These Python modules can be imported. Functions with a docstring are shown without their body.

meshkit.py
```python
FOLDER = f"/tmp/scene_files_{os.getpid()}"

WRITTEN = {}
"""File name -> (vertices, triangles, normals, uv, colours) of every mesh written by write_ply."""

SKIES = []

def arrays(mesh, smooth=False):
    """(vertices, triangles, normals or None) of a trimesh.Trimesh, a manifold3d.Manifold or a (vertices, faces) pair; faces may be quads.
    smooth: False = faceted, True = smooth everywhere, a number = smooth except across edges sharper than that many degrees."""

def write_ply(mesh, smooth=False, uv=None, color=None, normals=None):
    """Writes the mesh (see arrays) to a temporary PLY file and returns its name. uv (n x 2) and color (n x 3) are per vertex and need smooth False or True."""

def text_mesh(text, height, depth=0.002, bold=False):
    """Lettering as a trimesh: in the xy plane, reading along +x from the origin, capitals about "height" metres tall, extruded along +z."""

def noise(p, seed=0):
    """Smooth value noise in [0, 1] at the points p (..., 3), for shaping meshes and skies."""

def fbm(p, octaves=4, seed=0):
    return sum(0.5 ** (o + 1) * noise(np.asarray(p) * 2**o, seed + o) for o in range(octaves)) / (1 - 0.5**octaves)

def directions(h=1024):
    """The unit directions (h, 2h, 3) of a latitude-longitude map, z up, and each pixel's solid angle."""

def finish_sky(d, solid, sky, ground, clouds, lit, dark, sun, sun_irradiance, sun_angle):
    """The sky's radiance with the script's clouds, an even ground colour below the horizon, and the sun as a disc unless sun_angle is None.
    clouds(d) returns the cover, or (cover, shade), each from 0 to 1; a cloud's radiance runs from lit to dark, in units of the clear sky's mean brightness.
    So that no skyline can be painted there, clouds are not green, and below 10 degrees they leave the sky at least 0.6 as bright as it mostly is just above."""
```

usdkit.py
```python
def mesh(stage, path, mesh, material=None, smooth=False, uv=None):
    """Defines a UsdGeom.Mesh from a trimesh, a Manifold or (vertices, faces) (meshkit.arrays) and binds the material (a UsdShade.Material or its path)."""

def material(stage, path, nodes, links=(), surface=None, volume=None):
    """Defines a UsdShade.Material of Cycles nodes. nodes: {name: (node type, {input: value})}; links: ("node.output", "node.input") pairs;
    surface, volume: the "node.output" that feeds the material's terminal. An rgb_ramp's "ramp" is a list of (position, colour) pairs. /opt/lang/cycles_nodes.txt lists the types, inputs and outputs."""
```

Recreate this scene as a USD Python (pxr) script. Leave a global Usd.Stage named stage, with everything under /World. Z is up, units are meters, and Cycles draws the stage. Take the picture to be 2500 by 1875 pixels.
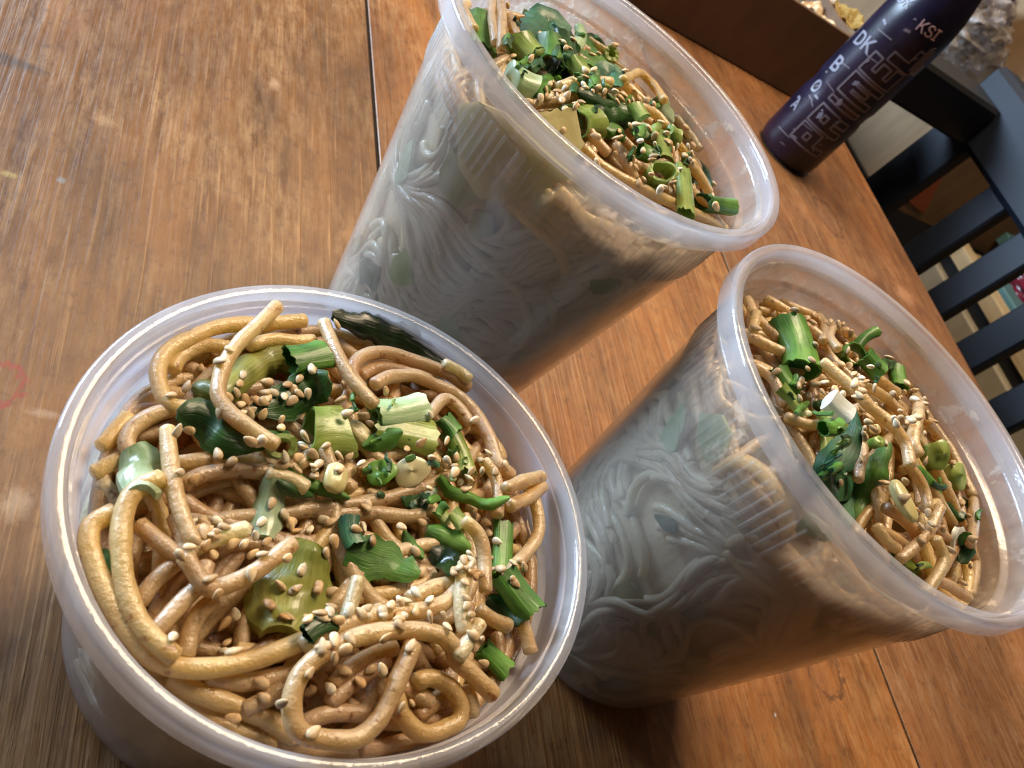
import math, random
import numpy as np
import trimesh
import usdkit, meshkit
from meshkit import fbm, noise
from shapely.geometry import Polygon, box as sbox
from shapely.ops import unary_union
from pxr import Usd, UsdGeom, UsdLux, UsdShade, Gf, Vt, Sdf

stage = Usd.Stage.CreateInMemory()
UsdGeom.Xform.Define(stage, '/World')
rnd = random.Random(7)
rng = np.random.default_rng(7)

# ------------------------------------------------------------------ camera
CAM = np.array([0, 0, .229])
FPX = 2011.25                                  # focal length in pixels of a 2500 wide picture
_rv = np.array([2.41700676, 0.0451990228, 0.756910102])
_t = np.linalg.norm(_rv); _k = _rv / _t
_K = np.array([[0, -_k[2], _k[1]], [_k[2], 0, -_k[0]], [-_k[1], _k[0], 0]])
R = np.eye(3) + math.sin(_t) * _K + (1 - math.cos(_t)) * _K @ _K       # rows: right, down, forward
cam = UsdGeom.Camera.Define(stage, '/World/camera')
M = np.eye(4); M[0, :3] = R[0]; M[1, :3] = -R[1]; M[2, :3] = -R[2]; M[3, :3] = CAM
cam.AddTransformOp().Set(Gf.Matrix4d(*M.ravel().tolist()))
cam.CreateHorizontalApertureAttr(36.0); cam.CreateVerticalApertureAttr(27.0)
cam.CreateFocalLengthAttr(36.0 * FPX / 2500)
cam.CreateClippingRangeAttr(Gf.Vec2f(0.01, 50))
cam.CreateFStopAttr(34.0); cam.CreateFocusDistanceAttr(.215)
cam.CreateExposureAttr(0.0)

# ------------------------------------------------------------------ light: warm lamp overhead, cool window on the left
def rect_light(name, pos, target, w, h, intensity, color):
    l = UsdLux.RectLight.Define(stage, '/World/' + name)
    z = np.array(pos, float) - np.array(target, float); z /= np.linalg.norm(z)
    x = np.cross([0, 0, 1.0], z); x /= np.linalg.norm(x); y = np.cross(z, x)
    m = np.eye(4); m[0, :3] = x; m[1, :3] = y; m[2, :3] = z; m[3, :3] = pos
    l.AddTransformOp().Set(Gf.Matrix4d(*m.ravel().tolist()))
    l.CreateWidthAttr(w); l.CreateHeightAttr(h); l.CreateIntensityAttr(intensity); l.CreateColorAttr(Gf.Vec3f(*color))
    return l
rect_light('ceiling_lamp', (.38, .60, .96), (.16, .16, 0), .42, .42, 28.0, (1.0, .78, .53))
rect_light('ceiling_bounce', (.95, 1.3, 1.4), (.45, .6, 0), 1.5, 1.5, .44, (1.0, .86, .72))
rect_light('window', (-.86, 1.33, .38), (.1, .15, .06), .9, .46, 56.0, (.60, .79, 1.0))
dome = UsdLux.DomeLight.Define(stage, '/World/room_light')
amb = usdkit.material(stage, '/World/Looks/room_light', {'b': ('background_shader', {'color': (1.0, .80, .62), 'strength': .035})}, surface='b.background')
UsdShade.MaterialBindingAPI.Apply(dome.GetPrim()).Bind(amb)

# ------------------------------------------------------------------ helpers
def ray(x, y): return R.T @ np.array([(x - 1250) / FPX, (y - 937.5) / FPX, 1])
def at(x, y, z=0.0):
    d = ray(x, y); return CAM + d * ((z - CAM[2]) / d[2])
def atx(x, y, X): d = ray(x, y); return CAM + d * (X / d[0])
def aty(x, y, Y): d = ray(x, y); return CAM + d * (Y / d[1])
def px_size(P): return float(R[2] @ (np.asarray(P) - CAM)) / FPX

used = {}
def path_for(name, parent=None):
    base = (parent.GetPath().pathString if parent else '/World') + '/' + name
    k = used.get(base, -1) + 1; used[base] = k
    return base if k == 0 else f'{base}_{k:03d}'
def tag(p, label=None, cat=None, group=None, kind=None):
    for k, v in (('label', label), ('category', cat), ('group', group), ('kind', kind)):
        if v: p.SetCustomDataByKey(k, v)
    return p
def obj(name, mesh, mat, parent=None, smooth=35, uv=None, **kw):
    m = usdkit.mesh(stage, path_for(name, parent), mesh, mat, smooth, uv)
    return tag(m.GetPrim(), **kw)
def thing(name, label=None, cat=None, loc=(0, 0, 0), group=None):
    x = UsdGeom.Xform.Define(stage, path_for(name)); x.AddTranslateOp().Set(Gf.Vec3d(*map(float, loc)))
    return tag(x.GetPrim(), label, cat, group)
def place(prim, m):
    UsdGeom.Xformable(prim).AddTransformOp().Set(Gf.Matrix4d(*np.asarray(m, float).T.ravel().tolist()))
def rbox(x0, x1, y0, y1, z0, z1, c=.002):
    a = np.array([[x0, y0, z0], [x1, y1, z1]]); s = a[1] - a[0]; c = min(c, s.min() * .45)
    pts = []
    for sx in (0, 1):
        for sy in (0, 1):
            for sz in (0, 1):
                p = np.array([a[sx][0], a[sy][1], a[sz][2]]); sg = np.array([1 - 2 * sx, 1 - 2 * sy, 1 - 2 * sz])
                for ax in range(3):
                    q = p + sg * c; q[ax] = p[ax]; pts.append(q)
    return trimesh.convex.convex_hull(np.array(pts))
def bar(p0, p1, w, h, up=(0, 0, 1), c=.002):
    p0, p1 = np.array(p0, float), np.array(p1, float); d = p1 - p0; L = np.linalg.norm(d); d /= L
    s = np.cross(d, up); s /= np.linalg.norm(s); u = np.cross(s, d)
    m = rbox(0, L, -w / 2, w / 2, -h / 2, h / 2, c); T = np.eye(4); T[:3, 0] = d; T[:3, 1] = s; T[:3, 2] = u; T[:3, 3] = p0
    m.apply_transform(T)
    if np.linalg.det(T[:3, :3]) < 0: m.invert()
    return m
def lathe(profile, n=96, closed=False, oval=None):
    """profile (r, z) going so that the outside is on the right; oval(theta, z) scales r"""
    pr = np.array(profile, float); th = np.linspace(0, 2 * np.pi, n, endpoint=False)
    v = np.zeros((len(pr), n, 3))
    for i, (r, z) in enumerate(pr):
        q = r * (oval(th, z) if oval else 1)
        v[i] = np.c_[q * np.cos(th), q * np.sin(th), np.full(n, z)]
    f = []
    m = len(pr); rows = m if closed else m - 1
    for i in range(rows):
        a = i * n + np.arange(n); b = i * n + (np.arange(n) + 1) % n; i2 = (i + 1) % m
        c = i2 * n + (np.arange(n) + 1) % n; d = i2 * n + np.arange(n)
        f.append(np.c_[a, b, c]); f.append(np.c_[a, c, d])
    return trimesh.Trimesh(v.reshape(-1, 3), np.vstack(f), process=False)
def catmull(P, step):
    P = np.asarray(P, float)
    if len(P) < 3: P = np.vstack([P[0], (P[0] + P[-1]) / 2, P[-1]])
    Q = np.vstack([2 * P[0] - P[1], P, 2 * P[-1] - P[-2]]); out = []
    for i in range(1, len(Q) - 2):
        a, b, c, d = Q[i - 1:i + 3]
        n = max(2, int(np.linalg.norm((c - b)[:3]) / step)); t = np.linspace(0, 1, n, endpoint=False)[:, None]
        out.append(.5 * (2 * b + (c - a) * t + (2 * a - 5 * b + 4 * c - d) * t ** 2 + (3 * b - a - 3 * c + d) * t ** 3))
    return np.vstack(out + [P[-1:]])
def tube(P, r, sides=10, seed=0, wob=.13):
    """noodle: round tube with blunt rounded ends along the points P"""
    P = np.asarray(P, float); n = len(P)
    T = np.gradient(P, axis=0); T /= np.maximum(np.linalg.norm(T, axis=1, keepdims=True), 1e-9)
    u = np.cross(T[0], [0.3, 0.2, 1]); u /= np.linalg.norm(u); U = [u]
    for i in range(1, n):
        u = U[-1] - T[i] * (U[-1] @ T[i]); U.append(u / max(np.linalg.norm(u), 1e-9))
    U = np.array(U); V = np.cross(T, U); th = np.linspace(0, 2 * np.pi, sides, endpoint=False)
    rr = r * (1 + wob * 2 * (fbm(P * 260 + seed * 3.1, 2, seed) - .5))
    rings = [P[:1] - T[:1] * r * .35, ]; scale = [.55]
    C = np.vstack([P[:1] - T[:1] * r * .3, P, P[-1:] + T[-1:] * r * .3]); U = np.vstack([U[:1], U, U[-1:]]); V = np.vstack([V[:1], V, V[-1:]])
    rr = np.r_[rr[0] * .66, rr, rr[-1] * .66]
    v = C[:, None] + rr[:, None, None] * (np.cos(th)[:, None] * U[:, None] + np.sin(th)[:, None] * V[:, None])
    m = len(C); v = v.reshape(-1, 3); f = []
    for i in range(m - 1):
        a = i * sides + np.arange(sides); b = i * sides + (np.arange(sides) + 1) % sides
        f.append(np.c_[a, b, b + sides]); f.append(np.c_[a, b + sides, a + sides])
    v = np.vstack([v, C[:1] - (C[1:2] - C[:1]) * .25, C[-1:] + (C[-1:] - C[-2:-1]) * .25]); k = m * sides
    a = np.arange(sides); b = (a + 1) % sides
    f.append(np.c_[b, a, np.full(sides, k)]); f.append(np.c_[(m - 1) * sides + a, (m - 1) * sides + b, np.full(sides, k + 1)])
    return v, np.vstack(f)
def join(parts):
    v, f, n = [], [], 0
    for a, b in parts:
        v.append(a); f.append(np.asarray(b) + n); n += len(a)
    return np.vstack(v), np.vstack(f)

# ------------------------------------------------------------------ materials
def mat(name, nodes, links, surface='p.BSDF'):
    return usdkit.material(stage, '/World/Looks/' + name, nodes, links, surface=surface)
def plain(name, color, rough=.5, **kw):
    return mat(name, {'p': ('principled_bsdf', {'base_color': color, 'roughness': rough, **kw})}, [])

def noodle_mat(name, c1, c2, rough=.36):
    return mat(name, {
        'g': ('geometry', {}), 'n': ('noise_texture', {'scale': 75.0, 'detail': 5.0, 'roughness': .6}), 'n2': ('noise_texture', {'scale': 700.0, 'detail': 5.0, 'roughness': .65}),
        'n3': ('noise_texture', {'scale': 420.0, 'detail': 3.0}), 'oi': ('object_info', {}),
        'r': ('rgb_ramp', {'ramp': [(.3, c1), (.68, c2)]}),
        'sp': ('rgb_ramp', {'ramp': [(.0, (.17, .08, .03)), (.27, (.4, .22, .09)), (.36, (1, 1, 1)), (1, (1, 1, 1))]}),
        'mx': ('mix_color', {'blend_type': 'multiply', 'fac': .85}),
        'hv': ('hsv', {'hue': .5, 'saturation': 1.0}), 'mr': ('map_range', {'clamp': True, 'to_min': .72, 'to_max': 1.12}),
        'b': ('bump', {'strength': .55, 'distance': .0011}), 'cb': ('bump', {'strength': .28, 'distance': .0011}), 'rr': ('map_range', {'clamp': True, 'from_min': .3, 'from_max': .7, 'to_min': rough - .08, 'to_max': rough + .16}),
        'p': ('principled_bsdf', {'subsurface_weight': .35, 'subsurface_scale': .0022, 'subsurface_radius': (1, .55, .25), 'coat_weight': .8, 'coat_roughness': .085, 'specular_ior_level': .5})},
        [('g.position', 'n.vector'), ('g.position', 'n2.vector'), ('g.position', 'n3.vector'), ('n.fac', 'r.fac'), ('n3.fac', 'sp.fac'), ('r.color', 'mx.a'), ('sp.color', 'mx.b'),
         ('oi.random', 'mr.value'), ('mr.result', 'hv.value'), ('mx.result', 'hv.color'), ('hv.color', 'p.base_color'), ('n2.fac', 'b.height'), ('b.normal', 'p.normal'), ('n2.fac', 'cb.height'), ('cb.normal', 'p.coat_normal'), ('n3.fac', 'rr.value'), ('rr.result', 'p.roughness')])
NM = {'tan': noodle_mat('noodle_tan', (.48, .27, .12), (.70, .45, .235)), 'gold': noodle_mat('noodle_gold', (.58, .325, .115), (.75, .475, .195)),
      'pale': noodle_mat('noodle_pale', (.55, .36, .17), (.70, .53, .30)), 'rose': noodle_mat('noodle_rosy', (.43, .23, .115), (.57, .35, .195)),
      'brown': noodle_mat('noodle_brown', (.33, .16, .06), (.47, .26, .11))}
def green_mat(name, dark, light, rough=.42, stripe=34.0, trans=.25, wet=.22):
    return mat(name, {
        'uv': ('uvmap', {}), 'map': ('mapping', {'scale': (stripe, 1.6, 1)}), 'n': ('noise_texture', {'scale': 1.0, 'detail': 3.0, 'roughness': .6}),
        'g': ('geometry', {}), 'n2': ('noise_texture', {'scale': 190.0, 'detail': 2.0}), 'add': ('math', {'math_type': 'multiply_add', 'value2': .42}), 'suv': ('separate_xyz', {}), 'gv': ('map_range', {'clamp': True, 'to_min': -.10, 'to_max': .12}), 'ad2': ('math', {'math_type': 'add'}), 'h': ('math', {'math_type': 'multiply', 'value2': .60}),
        'r': ('rgb_ramp', {'ramp': [(.34, dark), (.66, light)]}), 'b': ('bump', {'strength': .5, 'distance': .0005}),
        'p': ('principled_bsdf', {'roughness': rough, 'coat_weight': wet, 'coat_roughness': .12}), 't': ('translucent_bsdf', {}), 'm': ('mix_closure', {'fac': trans})},
        [('uv.UV', 'map.vector'), ('map.vector', 'n.vector'), ('g.position', 'n2.vector'), ('n2.fac', 'h.value1'), ('n.fac', 'add.value1'), ('h.value', 'add.value3'), ('uv.UV', 'suv.vector'), ('suv.y', 'gv.value'), ('add.value', 'ad2.value1'), ('gv.result', 'ad2.value2'), ('ad2.value', 'r.fac'),
         ('r.color', 'p.base_color'), ('r.color', 't.color'), ('n.fac', 'b.height'), ('b.normal', 'p.normal'), ('p.BSDF', 'm.closure1'), ('t.BSDF', 'm.closure2')], 'm.closure')
GM = {'dark': green_mat('dark_green_leaf', (.012, .045, .010), (.045, .13, .025), .34, 14), 'mid': green_mat('green_scallion', (.032, .125, .012), (.13, .31, .045)),
      'grass': green_mat('bright_green_scallion', (.05, .18, .016), (.17, .40, .055)), 'lime': green_mat('lime_scallion', (.16, .27, .035), (.42, .52, .14), .3, 24, .3),
      'pale': green_mat('pale_scallion', (.36, .58, .28), (.66, .80, .55), .3, 24, .3), 'teal': green_mat('bluish_scallion', (.015, .085, .035), (.06, .21, .09)),
      'white': green_mat('white_scallion', (.74, .76, .66), (.86, .86, .80), .3, 10, .25), 'cream': green_mat('cream_scallion', (.66, .58, .28), (.80, .74, .46), .3, 8, .3),
      'olive': green_mat('olive_stem', (.15, .18, .02), (.40, .40, .10), .36, 16, .3, .4), 'blackgreen': green_mat('black_green_leaf', (.004, .010, .005), (.02, .045, .012), .22, 10, .1),
      'plate': green_mat('pale_yellow_stem', (.60, .52, .22), (.74, .66, .34), .3, 4, .2), 'cloud': green_mat('cloudy_green_stem', (.25, .36, .17), (.55, .66, .46), .25, 5, .3)}
def seed_mat(name, c):
    return mat(name, {'g': ('geometry', {}), 'n': ('noise_texture', {'scale': 900.0, 'detail': 2.0}), 'oi': ('object_info', {}), 'mr': ('map_range', {'clamp': True, 'to_min': .72, 'to_max': 1.2}),
        'r': ('rgb_ramp', {'ramp': [(.3, tuple(x * .7 for x in c)), (.65, c)]}), 'hv': ('hsv', {}), 'p': ('principled_bsdf', {'roughness': .5})},
        [('g.position', 'n.vector'), ('n.fac', 'r.fac'), ('r.color', 'hv.color'), ('oi.random', 'mr.value'), ('mr.result', 'hv.value'), ('hv.color', 'p.base_color')])
SM = [seed_mat('sesame_tan', (.74, .53, .30)), seed_mat('sesame_pale', (.82, .66, .44)), seed_mat('sesame_toasted', (.60, .38, .18)), seed_mat('sesame_cream', (.86, .77, .58))]

def plastic(name, haze, streak, smear=0.0, gloss=.16, tint=(.82, .785, .74), dry=None):
    """cloudy polypropylene: part clear, part milky, with grease streaks and dried sauce inside near the rim"""
    n = {'tc': ('texture_coordinate', {}), 'map': ('mapping', {'scale': (70, 70, 16), 'rotation': (.5, .35, 0)}), 'n': ('noise_texture', {'scale': 1.0, 'detail': 4.0, 'roughness': .62, 'distortion': .8}),
         'h': ('map_range', {'clamp': True, 'from_min': .36, 'from_max': .70, 'to_min': haze, 'to_max': haze + streak}),
         'sx': ('separate_xyz', {}), 'dz': ('map_range', {'clamp': True, 'from_min': dry[0], 'from_max': dry[1], 'to_min': 0, 'to_max': dry[2]} if dry else {'to_max': 0}), 'ha': ('math', {'math_type': 'add'}),
         'n2': ('noise_texture', {'scale': 95.0, 'detail': 6.0, 'roughness': .68}), 'sm': ('map_range', {'clamp': True, 'from_min': .50, 'from_max': .60, 'to_min': 0, 'to_max': smear}),
         'n3': ('noise_texture', {'scale': 26.0, 'detail': 3.0}), 'sm3': ('map_range', {'clamp': True, 'from_min': .44, 'from_max': .52}), 'smm': ('math', {'math_type': 'multiply'}), 'smz': ('map_range', {'clamp': True, 'from_min': dry[0], 'from_max': dry[1]} if dry else {'to_max': 0}), 'sml': ('math', {'math_type': 'multiply'}),
         'c': ('mix_color', {'a': tint, 'b': (.88, .76, .64)}), 'hm': ('math', {'math_type': 'maximum'}),
         'tr': ('transparent_bsdf', {'color': (.95, .955, .97)}), 'd': ('diffuse_bsdf', {}), 'tl': ('translucent_bsdf', {}), 'dm': ('mix_closure', {'fac': .45}), 'm1': ('mix_closure', {}),
         'nb': ('noise_texture', {'scale': 700.0, 'detail': 2.0}), 'b': ('bump', {'strength': .18, 'distance': .0004}),
         'gl': ('glossy_bsdf', {'roughness': gloss, 'color': (1, 1, 1)}), 'lw': ('layer_weight', {'blend': .5}), 'pw': ('math', {'math_type': 'power', 'value2': 4.5}), 'fr': ('math', {'math_type': 'multiply_add', 'value2': .75, 'value3': .035}), 'm2': ('mix_closure', {})}
    l = [('tc.object', 'map.vector'), ('map.vector', 'n.vector'), ('n.fac', 'h.value'), ('tc.object', 'n2.vector'), ('n2.fac', 'sm.value'), ('tc.object', 'n3.vector'), ('n3.fac', 'sm3.value'),
         ('sm.result', 'smm.value1'), ('sm3.result', 'smm.value2'), ('sx.z', 'smz.value'), ('smm.value', 'sml.value1'), ('smz.result', 'sml.value2'), ('sml.value', 'c.fac'), ('c.result', 'd.color'), ('c.result', 'tl.color'), ('tc.object', 'sx.vector'), ('sx.z', 'dz.value'), ('h.result', 'ha.value1'), ('dz.result', 'ha.value2'), ('ha.value', 'hm.value1'), ('sml.value', 'hm.value2'),
         ('d.BSDF', 'dm.closure1'), ('tl.BSDF', 'dm.closure2'), ('tr.BSDF', 'm1.closure1'), ('dm.closure', 'm1.closure2'), ('hm.value', 'm1.fac'),
         ('tc.object', 'nb.vector'), ('nb.fac', 'b.height'), ('b.normal', 'gl.normal'), ('m1.closure', 'm2.closure1'), ('gl.BSDF', 'm2.closure2'), ('lw.facing', 'pw.value1'), ('pw.value', 'fr.value1'), ('fr.value', 'm2.fac')]
    return mat(name, n, l, 'm2.closure')
P_WALL = plastic('cloudy_plastic', .15, .19, .8, dry=(.102, .118, .02))
P_SHORT = plastic('short_tub_plastic', .16, .14, .7, tint=(.80, .79, .86), dry=(.048, .066, .32))
P_RIM = plastic('milky_rim_plastic', .24, .10, .0, .1, tint=(.83, .82, .85))
P_RIB = plastic('ribbed_plastic', .14, .10, .35)

# ------------------------------------------------------------------ table: worn varnished planks
def wood(name, shift, marks, base=((.090, .035, .009), (.175, .073, .019)), worn=(.285, .155, .060)):
    n = {'g': ('geometry', {}), 'm1': ('mapping', {'scale': (110, 13, 9), 'location': (shift, shift * 2, 0)}), 'n1': ('noise_texture', {'scale': 1.0, 'detail': 5.0, 'roughness': .62, 'distortion': .35}),
         'r1': ('rgb_ramp', {'ramp': [(.28, base[0]), (.52, base[1]), (.75, tuple(min(1, c * 1.18) for c in base[1]))]}),
         'm2': ('mapping', {'scale': (24, 15, 9), 'location': (shift * 3, shift, 0)}), 'n2': ('noise_texture', {'scale': 1.0, 'detail': 6.0, 'roughness': .72}), 'w2': ('map_range', {'clamp': True, 'from_min': .40, 'from_max': .62, 'to_max': .9}),
         'm3': ('mapping', {'scale': (300, 55, 9), 'location': (0, shift, 0)}), 'n3': ('noise_texture', {'scale': 1.0, 'detail': 4.0, 'roughness': .7}), 'w3': ('map_range', {'clamp': True, 'from_min': .40, 'from_max': .62}),
         'wm': ('math', {'math_type': 'multiply'}), 'mx': ('mix_color', {'b': worn}),
         'm4': ('mapping', {'scale': (560, 14, 9), 'location': (shift, 0, 0)}), 'n4': ('noise_texture', {'scale': 1.0, 'detail': 2.0, 'roughness': .5, 'distortion': .5}), 'w4': ('map_range', {'clamp': True, 'from_min': .60, 'from_max': .70, 'to_max': .28}),
         'm5': ('mapping', {'scale': (240, 170, 9)}), 'n5': ('noise_texture', {'scale': 1.0, 'detail': 5.0, 'roughness': .7}), 'w5': ('map_range', {'clamp': True, 'from_min': .53, 'from_max': .70, 'to_max': .6}),
         'm6': ('mapping', {'scale': (16, 7, 5), 'location': (shift, 3, 0)}), 'n6': ('noise_texture', {'scale': 1.0, 'detail': 5.0, 'roughness': .62, 'distortion': .6}), 'w6': ('map_range', {'clamp': True, 'from_min': .34, 'from_max': .64, 'to_min': .62, 'to_max': 1.22}), 'hv6': ('hsv', {}),
         'mx2': ('mix_color', {'b': (.52, .29, .12)}), 'mx3': ('mix_color', {'b': (.085, .032, .012)}),
         'hb': ('math', {'math_type': 'multiply_add', 'value2': .6}), 'b': ('bump', {'strength': .55, 'distance': .0011}),
         'ro': ('map_range', {'clamp': True, 'from_min': .35, 'from_max': .65, 'to_min': .44, 'to_max': .66}),
         'p': ('principled_bsdf', {'specular_ior_level': .5, 'coat_weight': .06, 'coat_roughness': .3})}
    l = [('g.position', f'm{i}.vector') for i in range(1, 7)] + [(f'm{i}.vector', f'n{i}.vector') for i in range(1, 7)] + [('n6.fac', 'w6.value'), ('w6.result', 'hv6.value'), ('mx3.result', 'hv6.color')]
    l += [('n1.fac', 'r1.fac'), ('n2.fac', 'w2.value'), ('n3.fac', 'w3.value'), ('w2.result', 'wm.value1'), ('w3.result', 'wm.value2'), ('r1.color', 'mx.a'), ('wm.value', 'mx.fac'),
          ('n4.fac', 'w4.value'), ('mx.result', 'mx2.a'), ('w4.result', 'mx2.fac'), ('n5.fac', 'w5.value'), ('mx2.result', 'mx3.a'), ('w5.result', 'mx3.fac'),
          ('n4.fac', 'hb.value1'), ('n1.fac', 'hb.value3'), ('hb.value', 'b.height'), ('b.normal', 'p.normal'), ('n3.fac', 'ro.value'), ('ro.result', 'p.roughness')]
    last = 'hv6.color'
    for i, (cx, cy, sx, sy, col, kind, amt) in enumerate(marks):       # knots, stains, rings: (centre, half sizes, colour)
        a, d, o, w, x = f'ka{i}', f'kd{i}', f'kn{i}', f'kw{i}', f'kx{i}'
        n[a] = ('mapping', {'scale': (1 / sx, 1 / sy, 0), 'location': (-cx / sx, -cy / sy, 0)}); n[d] = ('vector_math', {'math_type': 'length'})
        n[o] = ('noise_texture', {'scale': 1.7, 'detail': 4.0, 'roughness': .65}); n[o + 'm'] = ('math', {'math_type': 'multiply_add', 'value2': 1.3})
        l += [('g.position', a + '.vector'), (a + '.vector', d + '.vector1'), (a + '.vector', o + '.vector'), (o + '.fac', o + 'm.value1'), (d + '.value', o + 'm.value3')]
        if kind == 'ring':
            n[w + 's'] = ('math', {'math_type': 'subtract', 'value2': 1.62}); n[w + 'a'] = ('math', {'math_type': 'absolute'}); n[w] = ('map_range', {'clamp': True, 'from_min': .0, 'from_max': .16, 'to_min': amt, 'to_max': 0})
            l += [(o + 'm.value', w + 's.value1'), (w + 's.value', w + 'a.value1'), (w + 'a.value', w + '.value')]
        else:
            n[w] = ('map_range', {'clamp': True, 'from_min': .95, 'from_max': 1.6 if kind == 'soft' else 1.15, 'to_min': amt, 'to_max': 0}); l += [(o + 'm.value', w + '.value')]
        n[x] = ('mix_color', {'b': col}); l += [(last, x + '.a'), (w + '.result', x + '.fac')]; last = x + '.result'
    l += [(last, 'p.base_color')]
    return mat(name, n, l)
def mk(x, y, w, h, col, kind='soft', amt=.8):
    c = at(x, y); s = px_size(c); return (c[0], c[1], w * s, h * s, col, kind, amt)
DK = (.09, .035, .014)
W_A = wood('worn_plank_wood', 1.3, [mk(30, 150, 110, 30, (.05, .025, .012), 'soft', .8), mk(-10, 935, 62, 62, (.26, .028, .018), 'ring', .9), mk(670, 205, 18, 30, (.50, .33, .20), 'soft', .55), mk(40, 1230, 50, 60, (.46, .33, .22), 'soft', .45),
    mk(110, 1010, 50, 16, (.46, .33, .22), 'soft', .4), mk(255, 295, 40, 24, (.40, .25, .12), 'soft', .45), mk(150, 440, 14, 14, (.20, .22, .24), 'soft', .8), mk(560, 205, 12, 26, DK, 'ring', .5), mk(20, 425, 30, 14, (.5, .42, .16), 'soft', .4)])
W_B = wood('orange_plank_wood', 5.1, [mk(2015, 1640, 60, 60, DK, 'ring', .9), mk(2000, 1660, 52, 52, (.30, .12, .04), 'soft', .5), mk(1893, 1746, 9, 14, (.42, .44, .46), 'hard', .9), mk(1740, 1570, 12, 30, (.50, .30, .13), 'ring', .4), mk(1450, 1800, 70, 50, (.09, .05, .03), 'soft', .45)],
    base=((.14, .048, .011), (.27, .100, .023)), worn=(.34, .17, .06))
W_C = wood('brown_plank_wood', 9.7, [mk(2022, 530, 42, 62, (.11, .045, .018), 'ring', .9), mk(2022, 535, 36, 55, (.17, .075, .035), 'soft', .55), mk(2210, 720, 50, 40, (.48, .24, .12), 'soft', .6), mk(2150, 700, 40, 40, DK, 'soft', .6), mk(2250, 760, 30, 40, DK, 'soft', .5), mk(1980, 500, 20, 60, DK, 'soft', .4)],
    base=((.13, .046, .013), (.225, .088, .026)), worn=(.29, .145, .062))
table = thing('dining_table', 'worn varnished orange-brown plank table under the three tubs', 'table')
for x0, x1, m in ((-.36, -.1195, W_C), (-.1175, .1208, W_A), (.1228, .3600, W_B), (.3620, .6280, W_C)):
    g = rbox(x0, x1, -.45, 1.5, -.034, 0, .0003)
    g = g.subdivide_to_size(.25); obj('plank', g, m, table, smooth=20)
for x0, x1 in ((-.1193, -.1177), (.1210, .1226), (.3602, .3618)): obj('joint', rbox(x0, x1, -.449, 1.499, -.033, -.0011, .0002), plain('joint_grime', (.012, .007, .004), .9) if x0 < 0 else '/World/Looks/joint_grime', table)
obj('apron', rbox(-.30, .56, -.38, 1.42, -.13, -.0345, .002), plain('dark_table_wood', (.03, .014, .007), .6), table)
for lx, ly in ((-.27, -.34), (.52, -.34), (-.27, 1.38), (.52, 1.38)):
    obj('leg', rbox(lx - .035, lx + .035, ly - .035, ly + .035, -.75, -.1305, .004), '/World/Looks/dark_table_wood', table)
obj('floor', rbox(-3, 4, -3, 4.5, -.80, -.75, .001), mat('dark_floor', {'g': ('geometry', {}), 'n': ('noise_texture', {'scale': 6.0, 'detail': 4.0}), 'r': ('rgb_ramp', {'ramp': [(.3, (.025, .014, .009)), (.7, (.05, .03, .02))]}), 'p': ('principled_bsdf', {'roughness': .6})}, [('g.position', 'n.vector'), ('n.fac', 'r.fac'), ('r.color', 'p.base_color')]), kind='structure')

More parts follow.
